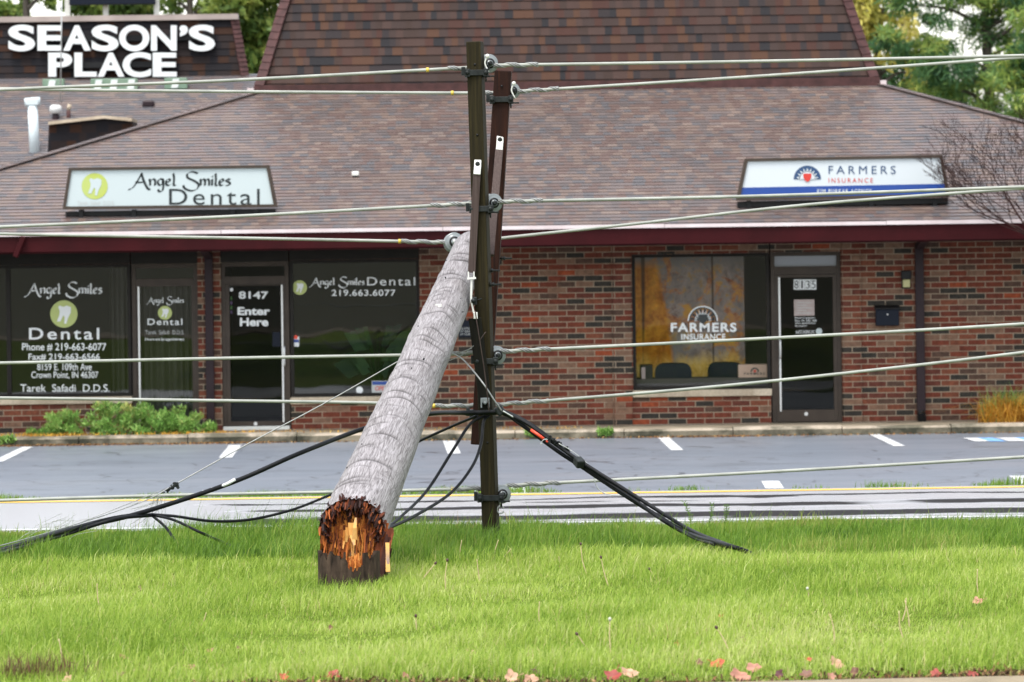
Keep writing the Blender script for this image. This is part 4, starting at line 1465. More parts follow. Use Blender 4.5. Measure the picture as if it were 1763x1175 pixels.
# ------------------------------------------------------------------ roof signs
def roof_sign(corners, d, label, depth=.22):
    """trapezoid light-box sign standing on the roof: corners in the picture tl, tr, br, bl"""
    P = [W(x, y, d) for x, y in corners]
    cx_ = sum(p.x for p in P) / 4
    zroof = EAVEZ + (d + .1 - EAVEY) * SL
    t = thing('roof_sign', (cx_, d, min(p.z for p in P)), label, 'sign', 'light box signs on the shop roof')
    q = MB()
    q.prism([(p.x, p.z) for p in P], d, d + depth)
    # rim
    def inset(k):
        c = Vector((cx_, 0, sum(p.z for p in P) / 4))
        out = []
        for i in range(4):
            a, b, e = P[i - 1], P[i], P[(i + 1) % 4]
            v1 = Vector((a.x - b.x, a.z - b.z)).normalized(); v2 = Vector((e.x - b.x, e.z - b.z)).normalized()
            s_ = abs(v1.x * v2.y - v1.y * v2.x)
            out.append((b.x + (v1.x + v2.x) * k / s_, b.z + (v1.y + v2.y) * k / s_))
        return out
    I = inset(.04)
    for i in range(4):
        j = (i + 1) % 4
        a, b = (P[i].x, P[i].z), (P[j].x, P[j].z)
        q.prism([a, b, I[j], I[i]], d - .03, d - .0005)
    q.build('cabinet', M['brown'], t)
    q = MB()
    q.add([(x, d - .006, z) for x, z in I], [(0, 1, 2, 3)])
    return t, q, P


SD = 59.0
t1, q, P = roof_sign([(119, 289), (463, 284.5), (477, 357), (108, 361)], SD, 'white trapezoid roof sign with a lime tooth disc and dark script')
q.build('face', M['signwhite'], t1, fix=False)
q = MB()
A3, A3b = t3(SD - .010), t3(SD - .014)
tooth_logo(q, 163, 321, 22.5, A3, A3b, 1, 2)
stroke_text(q, ANGEL_SMILES, 221, 396, 296, 330, A3, .14, 35, 0, .03)
fit_text(q, 'Dental', 291, 447, 325.5, 353, A3, 0, .0, 0, 1.22)
fit_text(q, 'Tarek  Safadi  D.D.S.', 133, 197, 346.5, 353, A3, 3, 0)
q.build('lettering', [M['signblack'], M['lime'], M['signwhite'], M['greyvinyl']], t1, fix=False)
q = MB()
for px in (139, 230, 400, 440):
    p = W(px, 361, SD)
    q.box(p.x - .03, p.x + .03, SD + .02, SD + .2, EAVEZ + (SD - EAVEY) * SL - .05, p.z - .002)
pa, pb = W(112, 366, SD), W(474, 362, SD)
q.bar((pa.x, SD + .1, pa.z - .02), (pb.x, SD + .1, pb.z - .02), .05, .06)
q.build('support', M['black'], t1)
t2, q, P = roof_sign([(1283, 273.5), (1622, 267), (1635, 339), (1268, 346)], SD, 'white trapezoid roof sign with a blue band and half sun emblem')
q.build('face', M['signwhite2'], t2, fix=False)
q = MB()
def on_sign(u, v):
    """u,v 0..1 across the sign face"""
    a = P[0].lerp(P[1], u); b = P[3].lerp(P[2], u)
    p = a.lerp(b, v)
    return p
i_ = .011
bl0, bl1 = on_sign(i_, .69), on_sign(1 - i_, .69)
bb0, bb1 = on_sign(i_ - .001, .945), on_sign(1 - i_ + .001, .945)
q.add([(p.x, SD - .009, p.z) for p in (bb0, bb1, bl1, bl0)], [(0, 1, 2, 3)], 1)
A3, A3b = t3(SD - .012), t3(SD - .016)
sun_emblem(q, 1390, 309, 23.5, A3, A3b, 0, 3, 2)
fit_text(q, 'FARMERS', 1426.5, 1542, 286, 300, A3, 0, 0.0, 0, 1.45)
fit_text(q, 'INSURANCE', 1426.5, 1503, 307, 315, A3, 2, .0, 0, 1.4)
fit_text(q, 'KIM BURKAR AGENCY', 1407, 1501, 326, 333, A3, 3, .015, 0, 1.25)
q.build('lettering', [M['signnavy'], M['signblue'], M['signred'], M['signwhite2']], t2, fix=False)
q = MB()
pa, pb = W(1270, 350, SD), W(1633, 343, SD)
q.bar((pa.x, SD + .1, pa.z - .02), (pb.x, SD + .1, pb.z - .02), .09, .08)
for px in (1290, 1400, 1500, 1610):
    p = W(px, 346, SD)
    q.box(p.x - .03, p.x + .03, SD + .03, SD + .2, EAVEZ + (SD - EAVEY) * SL - .05, p.z - .0)
q.build('support', M['black'], t2)

# ================================================================== SECOND BUILDING (behind, left)
D2 = 75.0
p_r, p_l = W(421, 131, D2), W(-400, 139, D2)
Z2 = p_r.z
b2 = thing('neighbour_building', (-12, 70, 0), 'neighbouring building behind with grey shingle roof and dark mansard', 'building')
SL2 = 1 / 3.0
ux2 = Vector((0, 1, SL2)).normalized(); k2 = 1 / math.hypot(1, SL2)
run2 = 8.3
g = MB()
X2R = p_r.x + .25
shingle_plane(g, (0, D2 - run2, Z2 - run2 * SL2), (1, 0, 0), ux2, lambda s: (-30, X2R + .2 - .0 * s), int(run2 / k2 / .143) + 1, .143)
roof2 = g.build('roof', M['grey_roof'], b2, fix=False)
g = MB()
g.box(-30, X2R - .3, D2 - run2 + 1.2, D2 + 6, 0, Z2 - run2 * SL2 - .02)
g.build('wall', M['brick'], b2, base=(0, 60, 0))
g = MB()
g.box(-30, X2R + .2, D2 - run2 - .03, D2 - run2 + .05, Z2 - run2 * SL2 - .28, Z2 - run2 * SL2 - .004)
g.build('fascia', M['maroon'], b2)
h2 = W(403, 36, D2).z - Z2
rk2 = (W(421, 131, D2).x - W(403, 36, D2).x) / h2
m2 = math.hypot(1, rk2); kk2 = rk2 / m2
g = MB()
shingle_plane(g, (0, D2, Z2 - .02), (1, 0, 0), Vector((0, rk2, 1)).normalized(), lambda s: (-30, p_r.x - s * kk2), int(h2 * m2 / .13) + 1, .13, .014)
n_top = (int(h2 * m2 / .13) + 1) * .13 / m2
shingle_plane(g, (p_r.x, 0, Z2 - .02), (0, 1, 0), Vector((-rk2, 0, 1)).normalized(), lambda s: (D2 + s * kk2, D2 + .12 + s * kk2), int(h2 * m2 / .13) + 1, .13, .014)
mans2 = g.build('mansard', M['dark_mansard'], b2, fix=False)
zt2 = Z2 - .02 + n_top
xr2 = p_r.x - n_top * rk2
g = MB()
yy2 = D2 + n_top * rk2
g.box(-30, xr2 + .07, yy2 - .09, yy2 + .2, zt2 + .002, zt2 + .10)
g.build('coping', noisy('tan_coping', (.26, .21, .19), (.34, .28, .25), .6, 3), mans2)
g = MB()
a, b = Vector((p_r.x, D2, Z2)), Vector((xr2, yy2, zt2))
for i in range(12):
    p, q_ = a.lerp(b, i / 12), a.lerp(b, (i + 1.1) / 12)
    nn = Vector((.5, -.86, 0))
    g.bar(p + nn * .03, q_ + nn * .012, .16, .014, up=nn)
g.build('mansard_hip_cap', M['hipcap'], mans2)
zroof2 = lambda y: Z2 - (D2 - y) * SL2


def roof2_d(px, py):
    lo, hi = 60.0, 76.0
    for _ in range(40):
        m = (lo + hi) / 2
        if W(px, py, m).z > zroof2(m): hi = m
        else: lo = m
    # the sight line and the roof run nearly together: distance where they meet
    return (lo + hi) / 2


def roof2_at(px, py):
    best = min((abs(W(px, py, d).z - zroof2(d)), d) for d in np.arange(66.8, 75, .01))
    return W(px, py, best[1])


# tall vent pipe with a tee cap
p = roof2_at(60, 262)
zt_ = W(57, 183, p.y).z
q = MB()
q.lathe((W(60, 262, p.y).x, p.y, p.z - .15), (W(56, 183, p.y).x - p.x, 0, zt_ - p.z + .15), [(0, .085), ((Vector((W(56, 183, p.y).x - p.x, 0, zt_ - p.z + .15))).length, .085)], 18)
c0, c1 = W(43, 177, p.y), W(69, 175, p.y)
q.lathe(c0, (c1 - c0), [(0, .06), (.0, .075), ((c1 - c0).length, .075)], 16)
q.box(c0.x + .02, c1.x - .02, p.y - .08, p.y + .08, c0.z - .055, c0.z + .07, bev=.02)
q.build('vent_pipe', mat('vent_paint', (.55, .62, .64), .35), roof2)
p = roof2_at(96, 205)
q = MB()
zc_ = W(95, 192, p.y).z
q.lathe((p.x, p.y, p.z - .1), (0, 0, 1), [(0, .06), (zc_ - p.z + .1, .06)], 14, 1)
q.lathe((p.x, p.y, zc_ - .04), (0, 0, 1), [(0, .085), (.07, .105), (.12, .1), (.15, .06)], 18, 0)
q.build('vent_cap', [mat('white_vent', (.6, .6, .58), .4), M['spout']], roof2)
p = roof2_at(118, 203)
q = MB()
zc_ = W(118, 184, p.y).z
q.lathe((p.x, p.y, p.z - .1), (0, 0, 1), [(0, .035), (zc_ - p.z + .04, .035)], 12, 1)
q.lathe((p.x, p.y, zc_ - .06), (.25, 0, 1), [(0, .035), (.1, .038)], 12, 0)
q.build('vent_cap', [M['sill'], M['hipcap']], roof2)
p = roof2_at(256, 182)
q = MB(); q.box(p.x - .1, p.x + .1, p.y - .12, p.y + .1, p.z - .02, p.z + .07, bev=.015); q.build('roof_vent', M['spout'], roof2)
# low dark parapet rising from the roof
DD = 68.6
q = MB()
out = [W(84, 216, DD), W(180, 205, DD), W(228, 210, DD)]
zb_ = zroof2(DD) - .35
poly = [(p.x, p.z) for p in out] + [(out[2].x, zb_), (out[0].x - .08, zb_)]
q.prism(poly, DD, DD + .9)
q.uv = {i: [(v_[0], v_[2] / .13) for v_ in [q.v[j] for j in f]] for i, f in enumerate(q.f)}
par = q.build('parapet', M['dark_mansard'], b2)
q = MB()
for a_, b_ in ((out[0], out[1]), (out[1], out[2])):
    q.bar((a_.x, DD + .42, a_.z + .03), (b_.x, DD + .42, b_.z + .03), 1.02, .05)
q.build('coping', M['sill'], par)

# big white letters on the dark mansard
ls = thing('letter_sign', (W(190, 131, D2 - .2).x, D2 - .12, Z2), 'big white block letters in two rows on the dark mansard', 'sign')
ROW1 = (('S', 14, 60), ('E', 64.5, 106), ('A', 109, 156), ('S', 157.5, 204), ('O', 205, 257), ('N', 260, 304), ("\u2019", 309, 323), ('S', 325, 370))
ROW2 = (('P', 83, 124), ('L', 128, 166), ('A', 168, 214), ('C', 211, 260), ('E', 263, 304))
M['letter'] = mat('white_letter_acrylic', (.66, .68, .68), .4)
for row, y0, y1 in ((ROW1, 44, 87.5), (ROW2, 91, 132.5)):
    for ch, x0, x1 in row:
        q = MB()
        ya, yb = (y0, y0 + 19) if ch == "\u2019" else (y0 - (1 if ch in 'SOC' else 0), y1 + (1 if ch in 'SOC' else 0))
        dy = lambda x: -0.0135 * (x - 190)
        if ch == "\u2019":
            V, F = glyphs(',', .055)
        else:
            V, F = glyphs(ch, .034)
        a, b = V.min(0), V.max(0)
        Q = (V - a) / (b - a)
        dl = D2 - .16 + (0.10 if row is ROW1 else 0.0)
        pts = [W(x0 + u * (x1 - x0), yb + v * (ya - yb), dl) for u, v in Q]
        n = len(pts)
        back = [p + Vector((0, .09, 0)) for p in pts]
        q.add(pts, F, 0)
        # returns (side walls) along the outline
        from collections import Counter
        ec = Counter()
        for f in F:
            for i in range(len(f)):
                e = tuple(sorted((f[i], f[(i + 1) % len(f)]))); ec[e] += 1
        q.add(pts + back, [(e[0], e[1], e[1] + n, e[0] + n) for e, c in ec.items() if c == 1], 0)
        q.add(back, [tuple(reversed(f)) for f in F], 0)
        q.build('letter', M['letter'], ls, fix=False)
# raceway that carries the letters
q = MB()
for y_, x0, x1 in ((66, 16, 368), (112, 85, 302)):
    a, b = W(x0, y_ - .0135 * 0, D2 - .02), W(x1, y_, D2 - .02)
    zz = (a.z + b.z) / 2
    q.box(a.x, b.x, D2 - .065 + (.10 if y_ < 90 else 0), D2 + .3, zz - .05, zz + .05)
q.build('raceway', M['black'], ls)

# green boxes with slanted white front pieces, lying before the letters
M['greenbox'] = noisy('green_box_paint', (.12, .2, .14), (.2, .28, .2), .3, 4)
for px0, px1, py0, py1, lab in ((73, 110, 136, 153, 'small green box on the roof, leftmost below the white letters'),
                                (156, 236, 135, 157, 'long green box on the grey roof, middle one below the white letters'),
                                (283, 322, 134, 154, 'short pale green box on the grey roof, below the last white letters')):
    pm = W((px0 + px1) / 2, py1, 74.2)
    t = thing('green_roof_box', (pm.x, 74.2, zroof2(74.2)), lab, 'light', 'green boxes below the white letters')
    a, b = W(px0, py1, 74.2), W(px1, py0, 74.2)
    q = MB(); q.box(a.x, b.x, 74.2, 74.42, a.z, b.z, bev=.012); q.build('housing', M['greenbox'], t)
    q = MB()
    w = b.x - a.x
    k = 1 if w < .6 else 3
    for i in range(k):
        cx_ = a.x + w * (i + .5) / k + random.uniform(-.03, .03)
        q.prism([(cx_ - .07, a.z + .02), (cx_ + .05, a.z + .02), (cx_ + .075, b.z - .02), (cx_ - .04, b.z - .02)], 74.185, 74.198)
    q.build('pale_insert', mat('white_insert', (.62, .66, .64), .3), t)
    q = MB()
    for u in (.2, .8):
        q.box(a.x + w * u - .02, a.x + w * u + .02, 74.25, 74.36, zroof2(74.3) - .05, a.z - .001)
    q.build('foot', M['black'], t)
# thin mast
q = MB(); a, b = W(103, 105, 73.6), W(108, 0, 73.6); q.tube([(a.x, 73.6, zroof2(73.6)), (b.x, 73.6, b.z + .6)], .012, 6)
tag(q.build('antenna_mast', M['steel']), 'thin grey mast standing before the white letters', 'mast')
# billboard frame behind
BD = 84
bb = thing('billboard', (W(190, 30, BD).x, BD, 0), 'navy billboard on white posts rising behind the dark mansard', 'billboard')
a, b = W(119, 9, BD), W(265, -120, BD)
q = MB(); q.box(a.x, b.x, BD, BD + .2, a.z, b.z, bev=.01); q.build('panel', M['navy'], bb)
for px in (114, 180, 268):
    q = MB(); p = W(px, 20, BD); q.box(p.x - .05, p.x + .05, BD + .21, BD + .31, 0, a.z + .9); q.build('post', M['tabwhite'], bb)

# ================================================================== FALLEN UTILITY POLE
D_BASE, D_TOP = 28.4, 37.0
A0 = W(607, 912, D_BASE)           # middle of the broken butt
A1 = W(811, 428, D_TOP)            # middle of the far end
R0, R1 = 0.220, 0.150
axis = (A1 - A0).normalized()
PLEN = (A1 - A0).length
side = axis.cross(Vector((0, 0, 1))).normalized()
upv = side.cross(axis).normalized()
pole = thing('utility_pole', (A0.x, A0.y, lawn_z(A0.y, A0.x)), 'grey weathered utility pole snapped at its butt and fallen onto its crossarms', 'utility pole')

# shaft: dense surface with checks, knots and the curved ridges of old branch whorls
NA, NL = 220, 620
th = np.linspace(0, 2 * math.pi, NA, endpoint=False)
tt = np.linspace(0, 1, NL) ** 1.0
TH, TT = np.meshgrid(th, tt)
rad = R0 + (R1 - R0) * TT
rr = np.random.default_rng(5)
disp = np.zeros_like(TH)
dark = np.zeros_like(TH)
UU = TT * PLEN
for i in range(80):
    prim = i < 24
    u0 = (.35 + (PLEN - .5) * (i + rr.uniform(-.45, .45)) / 24) if prim else rr.uniform(.25, PLEN - .1)
    a0 = math.pi / 2 + rr.uniform(-.8, .8) if prim else math.pi / 2 + rr.uniform(-1.6, 1.6)
    hw = rr.uniform(.45, 1.3) if prim else rr.uniform(.2, .6)
    curve = rr.uniform(-.04, .06)
    dth = (TH - a0 + math.pi) % (2 * math.pi) - math.pi
    uc = u0 + rr.uniform(-.05, .05) * dth - curve * (dth / hw) ** 2 * 0.6 + .010 * np.sin(dth * rr.uniform(3, 8) + i)
    w = np.clip(1 - (dth / hw) ** 2, 0, 1) ** .6
    s = UU - uc
    wd = rr.uniform(.026, .042) if prim else rr.uniform(.012, .024)
    grv = np.exp(-(s / wd) ** 2) * w
    lip = np.exp(-((s + .06) / .05) ** 2) * w
    k = rr.uniform(.8, 1.0) if prim else rr.uniform(.3, .9)
    disp += -grv * .010 * k + lip * .007 * k
    dark = np.maximum(dark, grv * k)
# slow unevenness
for i in range(14):
    disp += .0016 * np.sin(TH * rr.integers(1, 6) + UU * rr.uniform(.5, 5) + rr.uniform(0, 6))
# the butt end is torn: push the rim in and out
jag = np.zeros(NA)
for i in range(26):
    jag += rr.uniform(.2, 1) * np.sin(th * rr.integers(3, 60) + rr.uniform(0, 6.28))
jag = jag / 4 * .02
Ub = UU + (np.clip(1 - UU / .4, 0, 1)) * (jag[None, :] + 0.10 * np.sin(TH)[:, :] * -1.0 * 0 + 0.05 * (1 - np.cos(TH - math.pi / 2)) * 0)
pts = np.zeros((NL, NA, 3))
Rr = rad + disp
for k_i in range(3):
    pts[..., k_i] = A0[k_i] + axis[k_i] * Ub + side[k_i] * Rr * np.cos(TH) + upv[k_i] * Rr * np.sin(TH)
base_p = np.array(pole.location)
me = bpy.data.meshes.new('shaft')
idx = np.arange(NL * NA).reshape(NL, NA)
q4 = np.stack([idx[:-1], np.roll(idx, -1, 1)[:-1], np.roll(idx, -1, 1)[1:], idx[1:]], -1).reshape(-1, 4)
me.from_pydata((pts.reshape(-1, 3) - base_p).tolist(), [], q4.tolist() + [idx[-1].tolist()])
me.polygons.foreach_set('use_smooth', [True] * len(me.polygons))
at = me.attributes.new('groove', 'FLOAT', 'POINT'); at.data.foreach_set('value', dark.reshape(-1).astype(np.float32))
at = me.attributes.new('along', 'FLOAT', 'POINT'); at.data.foreach_set('value', UU.reshape(-1).astype(np.float32))
at = me.attributes.new('around', 'FLOAT', 'POINT'); at.data.foreach_set('value', (np.minimum(TH, 2 * math.pi - TH) * .2).reshape(-1).astype(np.float32))
m = mat('weathered_pole_wood', (.3, .28, .28), .8, 0, .25)
k = N(m)
al = k.n('ShaderNodeAttribute', attribute_name='along').outputs['Fac']
ar = k.n('ShaderNodeAttribute', attribute_name='around').outputs['Fac']
gr = k.n('ShaderNodeAttribute', attribute_name='groove').outputs['Fac']
cv = k.n('ShaderNodeCombineXYZ')
k.l(k.math('MULTIPLY', ar, 120.0), cv.inputs[0]); k.l(k.math('MULTIPLY', al, 4.0), cv.inputs[1])
fib = k.noise(cv.outputs[0], 1.0, 4, .6, .6)
cv2 = k.n('ShaderNodeCombineXYZ')
k.l(k.math('MULTIPLY', ar, 55.0), cv2.inputs[0]); k.l(k.math('MULTIPLY', al, 2.4), cv2.inputs[1])
chk = k.noise(cv2.outputs[0], 1.0, 3, .5, 1.2)
chk = k.ramp(k.math('ABSOLUTE', k.math('SUBTRACT', chk, .5)), [(0.0, (1, 1, 1)), (.05, (0, 0, 0))])
cv3 = k.n('ShaderNodeCombineXYZ')
k.l(k.math('MULTIPLY', ar, 6.0), cv3.inputs[0]); k.l(k.math('MULTIPLY', al, 1.6), cv3.inputs[1])
blot = k.noise(cv3.outputs[0], 1.0, 4)
c = k.ramp(fib, [(.25, (.12, .108, .11)), (.5, (.265, .25, .255)), (.75, (.39, .375, .385))])
c = k.mix(.8, c, k.ramp(blot, [(.3, (.88, .86, .85)), (.7, (1.08, 1.07, 1.08))]), 'MULTIPLY')
c = k.mix(k.math('MULTIPLY', chk, .75), c, (.06, .05, .05))
c = k.mix(k.math('MULTIPLY', gr, .95), c, (.04, .034, .034))
k.l(c, k.b.inputs['Base Color'])
k.bump(k.math('SUBTRACT', fib, k.math('MULTIPLY', chk, .8)), .5, .006)
me.materials.append(m)
shaft = bpy.data.objects.new('shaft', me); COL.objects.link(shaft); shaft.parent = pole

# torn butt: hollow of rotted wood with splinters of several tones
M['torn'] = rnd_mat('torn_wood', [(0.0, (.012, .004, .003)), (.3, (.04, .009, .005)), (.48, (.15, .032, .007)), (.64, (.38, .10, .014)), (.82, (.56, .21, .036)), (.95, (.68, .38, .12)), (1.0, (.30, .2, .16))], .75)
k_ = N(M['torn'])
k_.bump(k_.noise(scale=1.0, detail=4, mapscale=(70, 70, 25)), .7, .006)
q = MB()
rr = random.Random(3)


def bpt(r, a, u):
    return A0 + axis * u + side * (r * math.cos(a)) + upv * (r * math.sin(a))


# hollow back of the break (irregular cup)
NR, NT = 12, 48
cup = []
for i in range(NR + 1):
    f = i / NR
    for j in range(NT):
        a = 2 * math.pi * j / NT
        dep = .02 + .16 * (1 - f) ** .8 * (1.0 if math.sin(a) > -.2 else .35) + rr.uniform(-.012, .012)
        cup.append(bpt(R0 * .965 * f, a, dep if f < 1 else .03))
fs = []
rv = []
for i in range(NR + 1):
    for j in range(NT):
        a = 2 * math.pi * j / NT
        f = i / NR
        v = .45 - .4 * max(0, f - .55) / .45 + rr.uniform(-.06, .06)
        if math.sin(a) > .0: v -= .28 * f + .08  # upper half of the cup painted darker, as shade inside the hollow
        rv.append(max(0, min(1, v)))
for i in range(NR):
    for j in range(NT):
        fs.append((i * NT + j, i * NT + (j + 1) % NT, (i + 1) * NT + (j + 1) % NT, (i + 1) * NT + j))
q.add(cup, fs, 0, rv)


def splinter(p, d, ln, w, t, v, up=None):
    """a torn wooden splinter: flat at the root and ragged to a point"""
    d = Vector(d).normalized()
    s = d.cross(Vector(up) if up else Vector((rr.uniform(-1, 1), rr.uniform(-1, 1), rr.uniform(-1, 1)))).normalized()
    n = d.cross(s)
    p = Vector(p)
    mid = p + d * ln * .55 + n * rr.uniform(-.1, .1) * ln
    tip = p + d * ln + n * rr.uniform(-.12, .12) * ln + s * rr.uniform(-.3, .3) * w
    V = [p + s * w / 2 + n * t / 2, p - s * w / 2 + n * t / 2, p - s * w / 2 - n * t / 2, p + s * w / 2 - n * t / 2,
         mid + s * w * .42 + n * t / 2, mid - s * w * .36 + n * t / 2, mid - s * w * .36 - n * t / 2, mid + s * w * .42 - n * t / 2,
         tip + s * w * rr.uniform(.1, .4), tip - s * w * rr.uniform(.05, .3)]
    q.add(V, [(0, 3, 2, 1), (0, 1, 5, 4), (1, 2, 6, 5), (2, 3, 7, 6), (3, 0, 4, 7), (4, 5, 9, 8), (6, 7, 8, 9), (5, 6, 9), (7, 4, 8)], 0,
          [max(0, min(1, v + rr.uniform(-.08, .08))) for _ in range(10)])


# dark ragged rim
for i in range(420):
    a = rr.uniform(-.35, math.pi + .35)
    r = R0 * rr.uniform(.78, .985)
    out = side * math.cos(a) + upv * math.sin(a)
    splinter(bpt(r, a, rr.uniform(.0, .07)), -axis + out * rr.uniform(-.7, .12) + Vector((0, 0, -.35)), rr.uniform(.03, .11), rr.uniform(.006, .03), rr.uniform(.004, .012), rr.choice((.03, .1, .2, .28, .38, .46, .55)))
for i in range(24):
    a = rr.uniform(.05, math.pi - .05)
    out = side * math.cos(a) + upv * math.sin(a)
    splinter(bpt(R0 * .95, a, rr.uniform(-.02, .01)), out * rr.uniform(.15, .4) + axis * rr.uniform(.3, .6), rr.uniform(.02, .07), rr.uniform(.012, .034), .012, rr.choice((.02, .08, .2, .34)))
# orange heartwood fibres hanging in the hollow, standing nearly upright
vert = Vector((0, -.25, 1)).normalized()
for i in range(1700):
    f = math.sqrt(rr.random())
    a = rr.uniform(0, 2 * math.pi)
    r = R0 * .93 * f
    u, v = r * math.cos(a), r * math.sin(a)
    cen = 1 - min(1, abs(u) / (R0 * .95))
    low = 1 - (v / R0 + 1) / 2
    val = .44 + .44 * cen * low + .14 * low + rr.uniform(-.28, .18)
    if v > R0 * .5: val = rr.uniform(.0, .3)  # fibres at the top coloured dark for the cave-like shade
    dep = .015 + .13 * max(0, v / R0 + .1) + rr.uniform(-.03, .03)
    p = A0 + axis * dep + side * u + upv * v
    splinter(p, -vert + side * rr.uniform(-.22, .22) - axis * rr.uniform(.1, .6), rr.uniform(.03, .13), rr.uniform(.004, .021), rr.uniform(.004, .014), val, up=(0, 1, 0))
for i in range(150):
    a = rr.choice((rr.uniform(math.pi * .98, math.pi * 1.4), rr.uniform(-math.pi * .4, .02)))
    r = R0 * rr.uniform(.86, 1.0)
    splinter(bpt(r, a, rr.uniform(.0, .06)), -vert + side * rr.uniform(-.12, .12) - axis * .15, rr.uniform(.08, .17), rr.uniform(.012, .035), rr.uniform(.006, .014), rr.choice((.08, .2, .3, .42, .55)), up=(0, 1, 0))
# the one pale chunk in the middle
c0_ = W(606, 916, D_BASE - .08)
splinter(c0_ + Vector((0, 0, .06)), (0.02, -.1, -1), .15, .052, .03, .97, up=(0, 1, 0))
splinter(c0_ + Vector((-.028, .01, .03)), (-.1, -.05, -1), .10, .03, .02, .9, up=(0, 1, 0))
splinter(c0_ + Vector((.018, -.01, -.05)), (0.03, -.1, 1), .145, .034, .02, .96, up=(0, 1, 0))
for i in range(46):
    x = rr.uniform(-.19, .19)
    p = A0 + axis * rr.uniform(-.02, .05) + side * x + Vector((0, 0, rr.uniform(-.16, .04)))
    splinter(p, Vector((rr.uniform(-.25, .25), rr.uniform(-.4, .0), -1)), rr.uniform(.12, .24), rr.uniform(.005, .014), rr.uniform(.004, .008), .5 + .4 * (1 - abs(x) / .2) + rr.uniform(-.3, .1), up=(0, 1, 0))
q.build('torn_butt', M['torn'], pole, fix=True)
# planks split away on the right of the butt
q = MB()
for (x0, y0), (x1, y1), w, v, dd in (((673, 912), (650, 985), .05, .42, .0), ((668, 925), (655, 992), .045, .25, -.04), ((671, 945), (664, 990), .035, .16, .02), ((663, 900), (646, 978), .06, .5, .06),
                                     ((667, 935), (668, 985), .03, .99, -.07), ((676, 918), (669, 950), .02, .45, -.02)):
    a, b = W(x0, y0, D_BASE - .05 + dd), W(x1, y1, D_BASE - .1 + dd)
    splinter(b, (a - b), (a - b).length * 1.05, w, .02, v, up=(0, 1, .1))
    splinter(a, (b - a), (a - b).length * 1.05, w * .9, .02, v, up=(0, 1, .1))
q.build('split_plank', M['torn'], pole, fix=True)

# stump still in the ground below the break: dark skin with a saw-square notch
sz = lawn_z(28.2, 0) - .12
sc = W(601, 985, 28.05); sc.z = sz
SR_ = .205
q = MB()
NS = 180
for j in range(NS):
    a0, a1 = 2 * math.pi * j / NS, 2 * math.pi * (j + 1) / NS

    def top(a):
        x = sc.x + SR_ * math.cos(a)
        px = CX + x * FPX / 28.0
        front = math.sin(a) < 0
        if not front: return W(600, 970, 28.05).z
        if px < 588: yy = 955 + 4 * math.sin(px * .5)
        elif px < 592: yy = 967
        elif px < 621: yy = 978 + 3 * math.sin(px * .9)
        else: yy = 957 + 5 * math.sin(px * .35)
        return W(600, yy, 27.95).z + .012 * math.sin(x * 61) + .007 * math.sin(x * 173 + 1) + .004 * math.sin(x * 410)
    t_ = top((a0 + a1) / 2)
    P = lambda a, r, z: (sc.x + r * math.cos(a), sc.y + r * math.sin(a), z)
    ri = SR_ * .86
    q.add([P(a0, SR_, sz), P(a1, SR_, sz), P(a1, SR_, t_), P(a0, SR_, t_), P(a0, ri, sz), P(a1, ri, sz), P(a1, ri, t_ - .004), P(a0, ri, t_ - .004)],
          [(0, 1, 2, 3), (3, 2, 6, 7), (7, 6, 5, 4), (0, 3, 7, 4), (1, 5, 6, 2)])
stump = thing('pole_stump', (sc.x, sc.y, sz + .12), 'dark notched stump left in the grass under the snapped pole', 'stump')
m = noisy('old_stump_wood', (.012, .009, .0075), (.085, .058, .042), .9, 1.0, mapscale=(22, 22, 7), bump=.9, spec=.1, bdist=.02)
q.build('outer_wood', m, stump, fix=True)
q = MB()
for i in range(900):
    f = math.sqrt(rr.random()) * .95
    a = rr.uniform(0, 2 * math.pi)
    x, y = sc.x + SR_ * .9 * f * math.cos(a), sc.y + SR_ * .9 * f * math.sin(a)
    px = CX + x * FPX / 28
    cen = max(0, 1 - abs(px - 606) / 48)
    val = .42 + .36 * cen + rr.uniform(-.16, .14)
    h = .16 + .07 * cen + rr.uniform(-.05, .06)
    splinter((x, y, sz + .02), (rr.uniform(-.05, .05), rr.uniform(-.05, .1), 1), h + .04, rr.uniform(.006, .02), rr.uniform(.004, .010), val, up=(0, 1, 0))
q.build('torn_fibres', M['torn'], stump, fix=True)

# small tags, nails and chips on the shaft
q = MB()


def on_shaft(px, py):
    best = None
    for d in np.linspace(D_BASE - .4, D_TOP, 900):
        p = W(px, py, d)
        u = (p - A0).dot(axis)
        r = R0 + (R1 - R0) * u / PLEN
        if (p - A0 - axis * u).length <= r:
            return p
    return None


for px, py, w, h in ((755, 525, .05, .012), (757, 528, .03, .02)):
    p = on_shaft(px, py)
    if p: q.box(p.x - w / 2, p.x + w / 2, p.y - .02, p.y + .01, p.z - h / 2, p.z + h / 2)
q.build('pole_tag', M['tabwhite'], pole)
q = MB()
for i in range(14):
    u = rr.uniform(.3, PLEN - .3); a = math.pi / 2 + rr.uniform(-1.4, 1.4)
    r = R0 + (R1 - R0) * u / PLEN
    p = bpt(r - .002, a, u)
    out = side * math.cos(a) + upv * math.sin(a)
    q.tube([p, p + out * rr.uniform(.006, .02)], rr.uniform(.003, .007), 6)
q.build('nail', M['darksteel'], pole)
pole['label'] = 'grey weathered utility pole snapped at its butt and fallen onto its crossarms'

# ------------------------------------------------------------------ crossarms, braces, hardware
D_A1, D_A2 = 35.0, 36.35


def arm(name, top, bot, d, w, dep, m, label, yaw):
    a, b = W(*top, d), W(*bot, d)
    q = MB()
    upd = Vector((math.sin(yaw), -math.cos(yaw), 0))
    q.bar(b, a, w, dep, up=upd, bev=.008)
    o = q.build(name, m, pole)
    o['label'] = label
    return o


